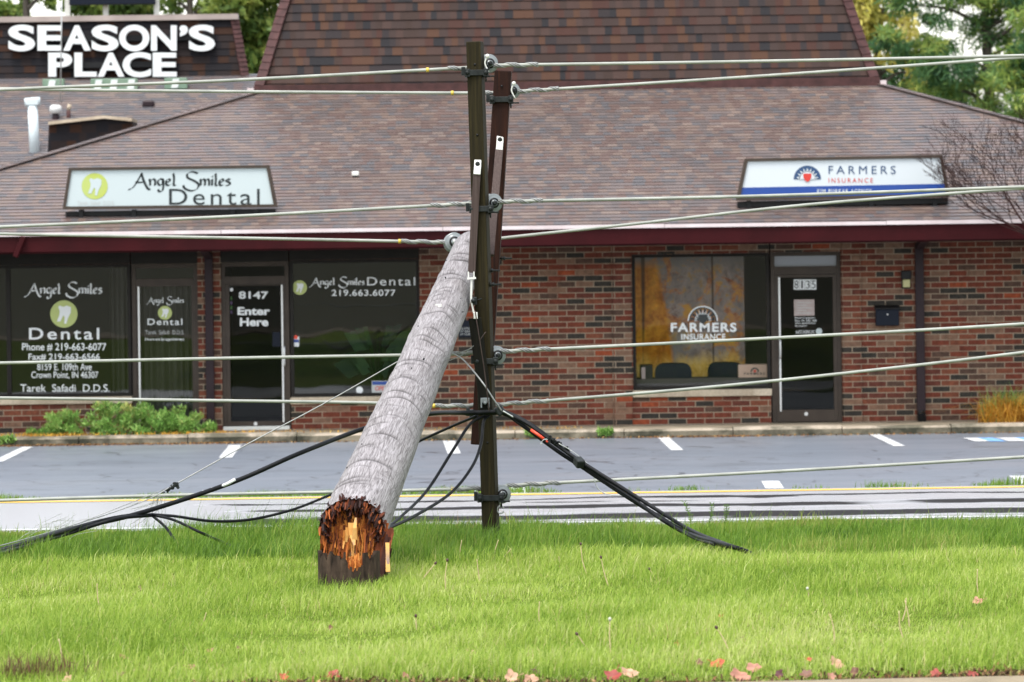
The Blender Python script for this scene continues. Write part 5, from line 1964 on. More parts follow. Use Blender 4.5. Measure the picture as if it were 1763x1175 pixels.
arm1 = arm('crossarm', (817.5, 72), (846, 935), D_A1, .122, .13, M['arm_green'], 'olive brown crossarm standing upright in the grass', -.22)
arm2 = arm('crossarm', (866.5, 122), (825.5, 766), D_A2, .145, .12, M['arm_red'], 'red brown crossarm leaning behind the olive one', -.05)
ax_at = lambda t, b, y: t[0] + (b[0] - t[0]) * (y - t[1]) / (b[1] - t[1])
x_arm1 = lambda y: ax_at((817.5, 72), (846, 935), y)
x_arm2 = lambda y: ax_at((866.5, 122), (825.5, 766), y)

# bolt holes in the arm faces
for arm_o, xs_, ys_, d in ((arm1, x_arm1, (112, 233, 762), D_A1), (arm2, x_arm2, (149,), D_A2)):
    q = MB()
    for y in ys_:
        p = W(xs_(y) - 1, y, d)
        q.lathe((p.x, d - .066, p.z), (0, -1, 0), [(0, .010), (.004, .010)], 10)
    q.build('bolt_hole', M['black'], arm_o)


def clamp(arm_o, cx, cy, d, w=.15, bolts=True, light=False):
    q = MB()
    p = W(cx, cy, d)
    mm = M['darksteel']
    q.box(p.x - w / 2, p.x + w / 2, d - .085, d - .068, p.z - .024, p.z + .024, bev=.004)
    q.box(p.x - w / 2, p.x + w / 2, d + .068, d + .085, p.z - .024, p.z + .024, bev=.004)
    for s in (-1, 1):
        q.box(p.x + s * w / 2 - .022, p.x + s * w / 2 + .022, d - .09, d + .09, p.z - .035, p.z + .032, bev=.005)
        q.tube([(p.x + s * w / 2, d - .11, p.z), (p.x + s * w / 2, d + .11, p.z)], .009, 8)
        q.lathe((p.x + s * w / 2, d - .092, p.z), (0, -1, 0), [(0, .018), (.014, .018)], 6)
    q.tube([(p.x + w / 2, d - .05, p.z - .03), (p.x + w / 2 + .07, d - .05, p.z - .03)], .007, 8)
    q.tube([(p.x + w / 2, d - .06, p.z - .02), (p.x + w / 2, d - .06, p.z - .075)], .007, 8)
    q.box(p.x - w / 2 - .05, p.x - w / 2 - .02, d - .06, d + .0, p.z - .02, p.z + .05, bev=.004)
    q.build('clamp', mm, arm_o)


def spool(parent, cx, cy, d, r=.075, tilt=(0.35, -1, 0), fork=True):
    q = MB()
    p = W(cx, cy, d)
    ax = Vector(tilt).normalized()
    h = .09
    prof = [(-h / 2, r * .25), (-h / 2, r * .86), (-h * .38, r), (-h * .26, r * .97), (-h * .16, r * .72), (0, r * .62), (h * .16, r * .72), (h * .26, r * .97), (h * .38, r), (h / 2 - .01, r * .86),
            (h / 2 - .006, r * .72), (h / 2 + .004, r * .6), (h / 2 + .004, r * .5), (h / 2 - .008, r * .42), (h / 2 - .006, r * .2)]
    q.lathe(p, ax, prof, 28, 0)
    q.lathe(p + ax * (h / 2 + .0045), ax, [(0, r * .55), (.003, r * .55)], 24, 1)
    q.lathe(p + ax * (h / 2 + .008), ax, [(0, r * .36), (.003, r * .36)], 20, 0)
    q.build('insulator', [M['porcelain'], M['black']], parent)
    q = MB()
    q.tube([p - ax * .09, p + ax * .075], .011, 8)
    q.lathe(p + ax * .055, ax, [(0, .022), (.014, .022)], 6)
    if fork:
        q.tube(crom([p + ax * .06, p + ax * .065 + Vector((-.03, 0, -.07)), p + Vector((-.06, 0, -.12))], 5), .009, 6)
        q.tube(crom([p - ax * .08, p - ax * .08 + Vector((-.03, 0, -.07)), p + Vector((-.06, 0.02, -.12))], 5), .009, 6)
    q.build('insulator_pin', M['steel'] if not fork else M['darksteel'], parent)


for y in (126, 360, 622, 857):
    clamp(arm1, x_arm1(y) + 1.5, y, D_A1, .152 if y < 800 else .175)
for y in (172, 712):
    clamp(arm2, x_arm2(y), y, D_A2, .16)
for x, y in ((840, 110), (847.5, 350), (853.5, 612), (862, 851)):
    spool(arm1, x, y, D_A1 + .1, .078)
spool(arm2, 880, 157, D_A2 + .06, .07)
spool(arm2, 833, 694, D_A2 + .1, .078, (.1, -1, 0))
# glossy pin balls over the upper clamps
for arm_o, px, py, d in ((arm1, 839, 97, D_A1), (arm2, 884.5, 144, D_A2)):
    q = MB(); p = W(px, py, d - .05)
    q.lathe(p, (0, 0, 1), [(-.018, .006), (-.012, .014), (0, .018), (.012, .014), (.018, .004)], 14)
    q.tube(crom([p, p + Vector((-.02, 0, -.06)), p + Vector((.01, 0, -.13))], 5), .007, 6)
    q.build('pin', M['tabwhite'], arm_o)
# eye hook low on the arm
q = MB(); p = W(862, 878, D_A1 - .03)
q.tube([p + Vector((.028 * math.cos(a), 0, .03 * math.sin(a))) for a in np.linspace(0.4, 6.0, 16)], .007, 6)
q.tube([p + Vector((.0, 0, .03)), p + Vector((-.02, 0, .11))], .008, 6)
q.build('eye_hook', M['steel'], arm1)
# bolts with washers sticking out on the right
for arm_o, (px, py), d in ((arm1, (845, 490), D_A1 - .02), (arm2, (864, 445), D_A2), (arm1, (843, 466), D_A1 + .02), (arm2, (829, 727), D_A2 - .02)):
    q = MB(); p = W(px, py, d)
    q.tube([p - Vector((.05, 0, 0)), p + Vector((.085, 0, -.002))], .007, 8)
    q.lathe(p + Vector((-.006, 0, 0)), (1, 0, 0), [(0, .026), (.012, .026)], 4)
    q.lathe(p + Vector((.012, 0, 0)), (1, 0, 0), [(0, .017), (.016, .017)], 6)
    q.build('bolt', M['darksteel'], arm_o)

# braces
for top, bot, d0, d1, w in (((821, 300), (812, 470), D_A1 - .09, D_A1 - .10, .062), ((859.5, 258), (843.5, 440), D_A2 - .075, D_A1 + .2, .066)):
    q = MB()
    a, b = W(*top, d0), W(*bot, d1)
    q.bar(b, a, w, .03, up=(0, -1, 0), bev=.004)
    br = q.build('brace', M['brace'], pole)
    q = MB()
    p = W(top[0], top[1] - 5, d0 - .008)
    pt = W(top[0] + .6, top[1] - 20, d0 + .015)
    q.bar(p + Vector((0, 0, -.03)), p + Vector((0.006, .012, .035)), .058, .035, up=(0, -1, 0), bev=.004)
    q.bar(p + Vector((0.006, .012, .03)), pt + Vector((.006, .01, .02)), .058, .016, up=(0, -1, 0), bev=.004)
    q.lathe(pt + Vector((.003, -.0, -.012)), (0, -1, 0), [(0, .02), (.016, .02), (.018, .01)], 8, 1)
    q.build('bracket', [M['tabwhite'], M['darksteel']], br)
# pale fork at the foot of the front brace, with its drop link
q = MB()
a, b, c = W(812, 478, D_A1 - .12), W(811, 518, D_A1 - .12), W(816, 540, D_A1 - .12)
q.bar(W(806.5, 468, D_A1 - .12), W(806.5, 480, D_A1 - .12), .010, .02, up=(0, -1, 0))
q.bar(W(816, 468, D_A1 - .12), W(816, 480, D_A1 - .12), .010, .02, up=(0, -1, 0))
q.bar(W(804.5, 480, D_A1 - .121), W(819.5, 479, D_A1 - .121), .016, .03, up=(0, -1, 0))
q.bar(a, b, .016, .012, up=(0, -1, 0)); q.bar(b, c, .014, .012, up=(0, -1, 0))
q.box(c.x - .004, c.x + .03, c.y - .02, c.y + .02, c.z - .045, c.z + .01, bev=.004)
q.build('brace_fork', M['tabwhite'], pole)
q = MB()
p = W(817, 518, D_A1 - .09)
q.box(p.x - .02, p.x + .02, p.y - .03, p.y + .03, p.z - .035, p.z + .03, bev=.005)
q.tube([p, p + Vector((.06, -.01, .015))], .006, 6)
q.lathe(p + Vector((-.01, -.04, 0)), (0, -1, 0), [(0, .022), (.012, .022)], 6)
q.build('bolt', M['darksteel'], pole)
# lower brace
q = MB()
q.bar(W(838, 712, D_A1 - .09), W(817.5, 548, D_A1 - .085), .105, .035, up=(0, -1, 0), bev=.005)
q.build('brace', M['arm_black'], pole)
q = MB()
p = W(835, 694, D_A1 - .12)
q.box(p.x - .036, p.x + .036, p.y - .012, p.y + .004, p.z - .0, p.z + .042, bev=.004)
q.box(p.x - .036, p.x - .024, p.y - .03, p.y + .004, p.z - .04, p.z + .042, bev=.003)
q.box(p.x + .024, p.x + .036, p.y - .03, p.y + .004, p.z - .04, p.z + .042, bev=.003)
q.lathe(p + Vector((0, -.012, -.0)), (0, -1, 0), [(0, .014), (.014, .014)], 6)
q.build('bracket', M['porcelain'], pole)
# pole-top spool with its strap
spool(pole, 781, 418, 37.12, .086, (.2, -1, .12), fork=False)
q = MB()
q.bar(W(775, 440, 36.95), W(787, 424, 37.0), .028, .012, up=(0, -1, .2))
q.build('strap', M['tabwhite'], pole)


# ------------------------------------------------------------------ power line wires
def wire(name, pts, label, grips, marks, r=.0135, d=D_A1 + .08):
    """pts in the picture; grips: pairs of x between which helical rods wrap the wire"""
    P = crom([W(x, y, d + (dd if dd else 0)) for x, y, dd in [(p + (0,))[:3] for p in pts]], 10)
    q = MB(); q.tube(P, r, 8)
    o = q.build(name, M['wire'])
    # origin at its middle
    tag(o, label, 'wire', 'white power wires strung on the crossarms')
    xs_ = [p.x for p in P]

    def at(x):
        for a, b in zip(P, P[1:]):
            if min(a.x, b.x) <= x <= max(a.x, b.x) and abs(b.x - a.x) > 1e-9:
                return a.lerp(b, (x - a.x) / (b.x - a.x))
        return P[0] if abs(x - P[0].x) < abs(x - P[-1].x) else P[-1]
    for g0, g1 in grips:
        xa, xb = W(g0, 400, d).x, W(g1, 400, d).x
        q = MB()
        n = 70
        L = abs(xb - xa)
        for ph in (0, 1.05, 2.1):
            hp = []
            for i in range(n + 1):
                p = at(xa + (xb - xa) * i / n)
                a = 2 * math.pi * (i / n) * L / .17 + ph
                hp.append(p + Vector((0, math.cos(a) * (r + .003), math.sin(a) * (r + .003))))
            q.tube(hp, .0062, 5)
        ob = q.build('wire_grip', M['grip']); ob.parent = o
    for mx in marks:
        x = W(mx, 400, d).x
        p0, p1 = at(x - .012), at(x + .012)
        q = MB(); q.tube([p0, p1], r + .006, 8)
        ob = q.build('tape_mark', M['tapeY']); ob.parent = o
    return o


def loop_end(px, py, d, parent):
    pass


wire('power_wire', [(-420, 180), (0, 155), (400, 138.5), (800, 117), (842, 113), (900, 112), (1300, 106), (1763, 96), (2250, 80)], 'white wire on the topmost insulator of the olive crossarm', [(775, 800), (845, 930)], [740])
wire('power_wire', [(-420, 142), (0, 153), (400, 158), (800, 160.5), (872, 158), (900, 157), (1300, 132), (1763, 99), (2250, 62)], 'white wire on the top insulator of the red brown crossarm', [(833, 870), (886, 965)], [782], d=D_A2 + .05)
wire('power_wire', [(-420, 408), (0, 391), (400, 373), (800, 351), (848, 347), (900, 346.5), (1300, 338), (1763, 322), (2250, 303)], 'white wire on the second insulator of the olive crossarm, crossing the blue banded sign', [(742, 815), (850, 935)], [])
wire('power_wire', [(-420, 393), (0, 403), (400, 410), (700, 416), (775, 418), (800, 417)], 'white wire on the round insulator at the pole top, running left', [(690, 772)], [688], d=37.1)
wire('power_wire', [(790, 420), (868, 410), (1100, 385), (1400, 352), (1763, 324), (2250, 285)], 'white wire leaving the pole top to the right and rising past the blue banded sign', [], [], d=D_TOP + .1)
wire('power_wire', [(-420, 633), (0, 625.5), (400, 617), (690, 612), (800, 609), (855, 606), (900, 603.5), (1300, 584), (1763, 558), (2250, 522)], 'white wire on the third insulator of the olive crossarm, across the doors', [(775, 815), (857, 945)], [])
wire('power_wire', [(-420, 682), (0, 685.5), (400, 690.5), (640, 694), (740, 699), (832, 698), (880, 695), (1200, 669), (1500, 638), (1763, 607), (2250, 545)], 'white wire on the low insulator of the red brown crossarm, under the window sills', [(745, 815), (842, 940)], [743], d=D_A2 + .05)
wire('power_wire', [(-420, 877), (0, 862), (300, 853), (580, 847.5), (800, 842), (864, 838), (940, 832.5), (1300, 814), (1763, 787), (2250, 755)], 'white wire on the lowest insulator of the olive crossarm, over the yellow road line', [(770, 832), (868, 960)], [773], d=D_A1 + .1)

# water drops under the wires are too small to model; communication cables follow
DC = 34.6


def cable(name, paths, label, m=None, group=None):
    q = MB()
    for pts, r in paths:
        q.tube(crom([W(x, y, DC + (dd if dd else 0)) for x, y, dd in [(p + (0,))[:3] for p in pts]], 10), r, 8)
    o = q.build(name, m or M['cable'])
    return tag(o, label, 'cable', group)


lz_at = lambda px, py: on_lawn(px, py + 30).y - DC
CG = 'black communication cables hanging from the crossarm'
c1 = cable('communication_cable', [([(-320, 1085, lz_at(-160, 985) - 1.2), (-160, 995, lz_at(-160, 985)), (0, 948, lz_at(0, 945) + .3), (120, 912, -1.2), (240, 884, -.7), (400, 831, -.3), (520, 779), (640, 734, .9), (740, 713, .6), (800, 711), (862, 711)], .0195),
                                   ([(-320, 1090, lz_at(-160, 985) - 1.2), (-160, 998, lz_at(-160, 985)), (0, 953, lz_at(0, 945) + .2), (110, 921, -1.3), (200, 894, -.9), (262, 887, -.6)], .016),
                                   ([(-320, 1094, lz_at(-160, 985) - 1.2), (-160, 1000, lz_at(-160, 985)), (0, 949, lz_at(0, 945) + .4), (110, 914, -1.25), (190, 893, -.8), (250, 884, -.6)], .014)],
           'thick black cable sweeping from the crossarm down to the grass at the left', group=CG)
q = MB()
a = crom([W(x, y, DC - .3 - .03) for x, y in ((352, 846.5), (366, 843), (377, 836), (382, 835))], 6)
q.tube([W(348, 847, DC - .36), W(360, 845, DC - .36), W(366, 841, DC - .36)], .011, 8)
q.tube([W(379, 838.5, DC - .35), W(393, 832.5, DC - .35), W(405, 825.5, DC - .35)], .013, 8)
ob = q.build('white_tag', M['white']); ob.parent = c1
cable('communication_cable', [([(258, 886, -.6), (300, 889, -.6), (365, 897.5, -.5), (430, 895, -.3), (500, 879), (560, 856, .4), (600, 838, .7), (700, 772, .6), (770, 738, .3), (822, 716)], .0115)],
      'thin black cable sagging from the left bundle behind the pole up to the crossarm', group=CG)
cable('communication_cable', [([(262, 888, -.6), (285, 908, -.7), (305, 936, -1.0), (319, 949, -1.2)], .0115)], 'short black cable end drooping steeply into the grass from the left bundle', group=CG)
cable('communication_cable', [([(262, 886.5, -.6), (300, 896, -.7), (345, 917, -1.0), (390, 937, on_lawn(390, 954).y - DC), (436, 956, on_lawn(432, 958).y - DC), (450, 975, on_lawn(436, 962).y - DC)], .0115)], 'longer black cable end sloping from the left bundle into the grass', group=CG)
cable('communication_cable', [([(836, 716), (810, 730, -.1), (780, 775, -.4), (735, 845, -.8), (690, 890, -1.6), (655, 918, -2.4)], .0125)], 'black cable running from the crossarm down behind the pole butt, straighter one', group=CG)
cable('communication_cable', [([(842, 716), (832, 728, -.05), (828, 765, -.2), (812, 805, -.5), (775, 850, -.9), (715, 888, -1.6), (660, 914, -2.4)], .0125)], 'black cable bowing out from the crossarm before falling to the pole butt', group=CG)
gz = on_lawn(1272, 958).y - DC
c5 = cable('communication_cable', [([(800, 712), (862, 711, -.1), (900, 733, -.2), (960, 777, -.3), (1000, 803, -.4), (1080, 856, -.7), (1180, 916, -1.3), (1240, 936, gz + .15), (1290, 952, gz - .1), (1310, 975, gz - .1)], .0175),
                                   ([(858, 706, -.1), (905, 728, -.25), (960, 768, -.36), (1000, 795, -.45), (1085, 849, -.75), (1185, 911, -1.35), (1245, 936, gz + .3), (1280, 949, gz), (1300, 970, gz)], .0165),
                                   ([(858, 704, -.1), (900, 722, -.2), (950, 756, -.3), (1000, 799, -.42), (1080, 853, -.75), (1180, 919, -1.4), (1230, 938, gz + .3)], .012),
                                   ([(1080, 850, -.72), (1130, 889, -1.), (1185, 921, -1.4), (1250, 942, gz + .1)], .014)],
           'twisted bundle of black cables sloping from the crossarm into the grass at the right', group=CG)
q = MB()
q.tube([W(914, 740.5, DC - .32), W(925, 748, DC - .34), (W(936, 756, DC - .36))], .0125, 8)
q.tube([W(940.5, 759, DC - .38), W(943, 762, DC - .38)], .008, 6)
ob = q.build('orange_sleeve', M['orange']); ob.parent = c5
q = MB()
rq = random.Random(9)
for px, py in ((947, 754), (953, 758), (961, 763), (964, 765), (975, 772)):
    p = W(px, py, DC - .36)
    for i in range(5):
        d_ = Vector((rq.uniform(-1, 1), rq.uniform(-1, 1), rq.uniform(-1, 1))).normalized()
        q.bar(p - d_ * .02, p + d_ * rq.uniform(.015, .045), .012, .010)
q.bar(W(993, 792, DC - .42), W(1001, 801, DC - .5), .07, .07, bev=.012)
q.bar(W(996, 788, DC - .42), W(998, 792, DC - .42), .03, .03)
q.bar(W(856, 700, DC - .12), W(866, 714, DC - .12), .06, .07, bev=.012)
ob = q.build('cable_clamp', M['darksteel']); ob.parent = c5
q = MB()
q.tube(crom([W(x, y, DC - .4) for x, y in ((962, 764), (980, 774), (1000, 789), (1014, 802), (1022, 818), (1024, 830), (1031, 843), (1044, 851), (1060, 852.5), (1082, 852))], 8), .0042, 5)
q.tube(crom([W(x, y, DC - .4) for x, y in ((943, 757), (937, 757), (932, 762), (931, 766), (934, 764))], 8), .0035, 5)
q.tube(crom([W(x, y, DC - .2) for x, y in ((866, 708), (890, 722), (915, 736), (940, 752))], 8), .006, 5)
ob = q.build('tie_wire', M['steel']); ob.parent = c5
# thin steel strands
GS = 'thin steel strands about the pole'
g1 = cable('steel_strand', [([(690, 620, 0), (560, 694, -.1), (430, 763, -.3), (295, 838, -.5)], .0048), ([(295, 838, -.5), (250, 862, -.6), (150, 897, -.9), (0, 940, lz_at(0, 945) + .3), (-150, 972, lz_at(-150, 975))], .0042),
                            ([(285, 842, -.5), (210, 872, -.7), (100, 914, -1.1), (0, 946, lz_at(0, 945) + .3)], .003)],
           'thin grey strand falling from behind the pole to the grass at the left', M['grip'], GS)
q = MB()
for px, py, s in ((303, 835, 1.3), (297, 839, 1), (292, 842, 1), (288, 844, .9), (281, 848, .6)):
    p = W(px, py, DC - .5)
    for i in range(5):
        d_ = Vector((rq.uniform(-1, 1), rq.uniform(-1, 1), rq.uniform(-1, 1))).normalized()
        q.bar(p - d_ * .018 * s, p + d_ * rq.uniform(.012, .03) * s, .016 * s, .012 * s)
ob = q.build('strand_clamp', M['darksteel']); ob.parent = g1
q = MB()
for i in range(16):
    x, y = 276 + rq.uniform(-12, 10), 850 + rq.uniform(-4, 8)
    dx, dy = rq.uniform(-50, 12), rq.uniform(15, 60)
    q.tube(crom([W(x, y, DC - .52), W(x + dx * .2, y + dy * .5, DC - .54), W(x + dx, y + dy, DC - .6)], 6), .0016, 4)
for i in range(14):
    x, y = rq.uniform(20, 130), 930 + rq.uniform(-25, 10)
    q.tube(crom([W(x, y, DC - 1.3), W(x + 15, y - 10, DC - 1.25), W(x + 50, y - rq.uniform(10, 40), DC - 1.1)], 6), .0016, 4)
ob = q.build('frayed_wire', M['wire']); ob.parent = g1
cable('steel_strand', [([(780, 608, .2), (800, 622, .1), (830, 658, -.15), (850, 688, -.18), (864, 708, -.15)], .0062), ([(780, 606, .2), (795, 606, .2), (812, 600, .1)], .003), ([(774, 621, .2), (795, 612, .2), (815, 596, .1)], .003)],
      'grey strand slanting down across the crossarm from behind the pole', M['grip'], GS)
cable('steel_strand', [([(818, 536, -.25), (824, 575, -.25), (832, 625, -.22), (838, 670, -.2), (842, 708, -.16)], .0045), ([(826, 586, -.24), (836, 572, -.2)], .003)],
      'thin dull strand hanging straight down the face of the olive crossarm', M['brace'], GS)

# ================================================================== PLANTS AND LEAVES
def leaf_cloud(name, centers, radii, n_per, size, m, parent=None, base=(0, 0, 0), aspect=.5, droop=0.0, tone=None, up_bias=0.3, thing_rnd=.15, seed=1, curl=True):
    """many leaf-sized faces in clumps; centers (k,3), radii (k,3)"""
    R = np.random.default_rng(seed)
    C = np.asarray(centers, float); Rd = np.asarray(radii, float)
    k = len(C)
    ii = np.repeat(np.arange(k), n_per)
    n = len(ii)
    d = R.normal(size=(n, 3)); d /= np.linalg.norm(d, axis=1)[:, None]
    rad_ = R.random(n) ** .45
    P = C[ii] + d * rad_[:, None] * Rd[ii]
    L = R.normal(size=(n, 3)); L[:, 2] -= droop * 2
    L = L * .6 + d * .6; L /= np.linalg.norm(L, axis=1)[:, None]
    T = R.normal(size=(n, 3)); Wd = np.cross(L, T); Wd /= np.linalg.norm(Wd, axis=1)[:, None] + 1e-9
    s = size * R.uniform(.6, 1.4, n)
    a = P - L * s[:, None] / 2; b = P + L * s[:, None] / 2
    w = Wd * (s * aspect / 2)[:, None]
    Nn = np.cross(L, Wd) * (s * .12)[:, None]
    V = np.stack([a, P + w + Nn, b, P - w + Nn], 1) - np.array(base)
    me = bpy.data.meshes.new(name)
    me.vertices.add(n * 4); me.vertices.foreach_set('co', V.astype(np.float32).reshape(-1))
    me.loops.add(n * 4); me.loops.foreach_set('vertex_index', np.arange(n * 4, dtype=np.int32))
    me.polygons.add(n); me.polygons.foreach_set('loop_start', (np.arange(n) * 4).astype(np.int32))
    me.update(calc_edges=True)
    ct = R.uniform(.2, .8, k) if tone is None else np.asarray(tone)
    v = np.clip(ct[ii] + R.normal(0, thing_rnd, n), 0, 1)
    at = me.attributes.new('rnd', 'FLOAT', 'POINT'); at.data.foreach_set('value', np.repeat(v, 4).astype(np.float32))
    me.materials.append(m)
    o = bpy.data.objects.new(name, me); COL.objects.link(o)
    if parent: o.parent = parent
    else: o.location = base
    return o


M['pine'] = rnd_mat('pine_needles', [(0, (.03, .08, .042)), (.4, (.085, .19, .07)), (.75, (.22, .32, .07)), (1, (.44, .48, .12))], .55, 'LINEAR', .45)
M['olive'] = rnd_mat('olive_leaves', [(0, (.04, .085, .025)), (.4, (.13, .21, .05)), (.75, (.26, .32, .07)), (1, (.42, .42, .11))], .55, 'LINEAR', .45)
M['gold'] = rnd_mat('gold_leaves', [(0, (.28, .29, .07)), (.5, (.55, .50, .10)), (1, (.72, .62, .22))], .55, 'LINEAR', .4)
M['autumn'] = rnd_mat('autumn_leaves', [(0, (.16, .045, .01)), (.5, (.45, .16, .02)), (.8, (.6, .32, .04)), (1, (.5, .06, .02))], .6, 'LINEAR', .3)
M['weed'] = rnd_mat('weed_leaves', [(0, (.07, .16, .03)), (.5, (.18, .36, .07)), (.85, (.34, .50, .14)), (1, (.48, .46, .14))], .5, 'LINEAR', .35)
M['dryleaf'] = rnd_mat('dry_grass', [(0, (.30, .11, .015)), (.5, (.60, .30, .03)), (1, (.75, .48, .10))], .6, 'LINEAR', .3)
M['bark'] = noisy('bark', (.035, .028, .022), (.09, .075, .06), .9, 1.0, mapscale=(8, 8, 2), bump=.5)
M['twig'] = noisy('bare_twig', (.018, .008, .0075), (.04, .02, .017), .8, 5, spec=.1)


def tree(name, x, y, h, crown_c, crown_r, nclump, n_per, clump_r, size, m, label, cat='tree', aspect=.5, droop=0, seed=1, trunk_r=.22, group=None, layered=False, cull=0.0):
    t = thing(name, (x, y, 0), label, cat, group)
    R = np.random.default_rng(seed)
    d = R.normal(size=(nclump, 3)); d /= np.linalg.norm(d, axis=1)[:, None]
    rr_ = R.random(nclump) ** .4
    C = np.array(crown_c) + d * rr_[:, None] * np.array(crown_r)
    if layered:
        # whorls of boughs that hang outwards
        ang = R.uniform(0, 2 * math.pi, nclump); zz = R.uniform(-1, 1, nclump)
        rad_ = np.sqrt(R.random(nclump)) * (1 - .45 * (zz + 1) / 2)
        zz = np.round(zz * 7) / 7 + R.normal(0, .03, nclump)
        C = np.array(crown_c) + np.stack([np.cos(ang) * rad_ * crown_r[0], np.sin(ang) * rad_ * crown_r[1], zz * crown_r[2] - rad_ * .1 * crown_r[2]], 1)
    Rd = np.array(clump_r) * R.uniform(.6, 1.4, (nclump, 1))
    q = MB()
    q.tube(crom([(x, y, 0), (x + .1, y, h * .3), (x - .05, y + .05, h * .6), (x, y, h * .95)], 6), lambda u: trunk_r * (1 - .85 * u), 10)
    q.build('trunk', M['bark'], t)
    q = MB()
    for i in range(0, nclump, max(1, nclump // 40)):
        c = Vector(C[i]); z0 = max(h * .2, min(h * .9, c.z - .35 * math.hypot(c.x - x, c.y - y)))
        q.tube(crom([(x, y, z0), ((x + c.x) / 2, (y + c.y) / 2, (z0 + c.z) / 2 + .15), tuple(c)], 5), lambda u: .05 * (1 - .8 * u) + .008, 6)
    q.build('branch', M['bark'], t)
    leaf_cloud('crown', C, Rd, n_per, size, m, t, (x, y, 0), aspect, droop, seed=seed + 5)
    return t


# behind the buildings
dT = 98.0
P_ = lambda px, py, d: W(px, py, d)
c = P_(1700, 10, dT)
tree('pine_tree', c.x, dT, 13, (c.x, dT, c.z + .8), (3.0, 1.6, 3.6), 230, 170, (.42, .5, .26), .26, M['pine'], 'tall dark green pine standing behind the right end of the roof', aspect=.13, droop=.25, seed=3, layered=True)
c = P_(1492, 20, 104)
tree('yellow_tree', c.x + .3, 104, 12, (c.x + .1, 104, c.z + .6), (1.5, 1.0, 3.6), 60, 80, (.3, .3, .6), .2, M['gold'], 'slender yellow leaved tree between the mansard edge and the pine', aspect=.4, droop=.8, seed=5)
c = P_(1790, 120, 92)
tree('evergreen_tree', c.x + .3, 92, 10, (c.x + .3, 92, c.z - .6), (1.5, 1.4, 2.6), 80, 200, (.4, .4, .25), .25, M['pine'], 'dark evergreen at the right edge behind the bare shrub', aspect=.18, droop=.2, seed=7, layered=True)
c = P_(1600, 150, 108)
tree('evergreen_tree', c.x, 108, 8, (c.x, 108, c.z - .8), (2.4, 1.5, 1.5), 70, 180, (.5, .5, .3), .28, M['pine'], 'low dark evergreen filling in under the tall pine', aspect=.2, seed=8, layered=True)
c = P_(428, 45, 92)
tree('green_tree', c.x, 92, 11, (c.x, 92, c.z + .3), (1.0, 1.2, 3.2), 110, 150, (.36, .4, .34), .22, M['olive'], 'dense olive green tree filling the gap between the two mansards', seed=11)
c = P_(330, -25, 100)
tree('green_tree', c.x, 100, 12, (c.x, 100, c.z + 1.2), (1.5, .8, 2.2), 30, 90, (.35, .35, .4), .24, M['olive'], 'loose olive tree with sky showing through behind the word in white letters', seed=12)
c = P_(190, 10, 103)
tree('green_tree', c.x, 103, 12, (c.x, 103, c.z + .2), (1.2, .8, 2.2), 60, 110, (.36, .4, .4), .24, M['olive'], 'green tree directly behind the navy billboard', seed=13)
c = P_(48, 0, 100)
tree('green_tree', c.x, 100, 12, (c.x - .1, 100, c.z + 1.6), (1.3, .8, 2.6), 22, 80, (.2, .3, .5), .24, M['olive'], 'thin crowned tree at the far left with wide gaps of sky', seed=14, droop=.3)
c = P_(-20, 20, 106)
tree('green_tree', c.x, 106, 8, (c.x, 106, c.z - .6), (.9, 1, 1.0), 30, 150, (.3, .3, .3), .22, M['olive'], 'low green tree at the picture edge behind the dark mansard', seed=15)
# bare shrub at the right, before the shop
def shrub(x, y, seed):
    R = random.Random(seed)
    t = thing('bare_shrub', (x, y, FLOORZ), 'leafless reddish brown shrub rising at the right before the roof', 'shrub')
    q = MB(); q2 = MB()

    def grow(p, d, ln, r, lev):
        n = 4
        pts = [p]
        for i in range(n):
            d = (d + Vector((R.uniform(-.16, .16), R.uniform(-.16, .16), R.uniform(-.05, .14)))).normalized()
            pts.append(pts[-1] + d * ln / n)
        (q if lev < 2 else q2).tube(pts, r, 5 if lev < 2 else 3, r1=max(.002, r * .6), caps=False)
        if lev >= 6 or r < .0011: return
        kids = 3 if lev < 2 else R.choice((2, 3, 3))
        for i in range(kids):
            u = R.uniform(.35, 1.0)
            k = min(n - 1, int(u * n))
            b = pts[k].lerp(pts[k + 1], u * n - k if k < n else 1)
            nd = (d + Vector((R.uniform(-1, .85), R.uniform(-.6, .6), R.uniform(-.35, .5))) * .75).normalized()
            grow(b, nd, ln * R.uniform(.55, .85), max(.0018, r * .58), lev + 1)
    for i in range(6):
        lean = ((-.80, .62), (-.35, 1.0), (-.95, .42), (-.02, 1.0), (-.55, .9), (.3, .9))[i]
        b0 = Vector((x + R.uniform(-.12, .12), y + R.uniform(-.1, .1), FLOORZ))
        b1 = Vector((x + R.uniform(-.15, .1) + lean[0] * .3, y + R.uniform(-.15, .15), 2.15 + R.uniform(-.2, .25)))
        q.tube(crom([b0, b0.lerp(b1, .5) + Vector((R.uniform(-.05, .05), 0, 0)), b1], 6), .032, 7, r1=.024, caps=False)
        grow(b1, Vector((lean[0], R.uniform(-.2, .2), lean[1])).normalized(), R.uniform(.95, 1.25), .021, 0)
    q.build('stem', M['twig'], t, fix=False)
    q2.build('twig', M['twig'], t, fix=False)
    return t


sx_ = W(1800, 400, 57.6)
shrub(sx_.x + .95, 57.9, 4)

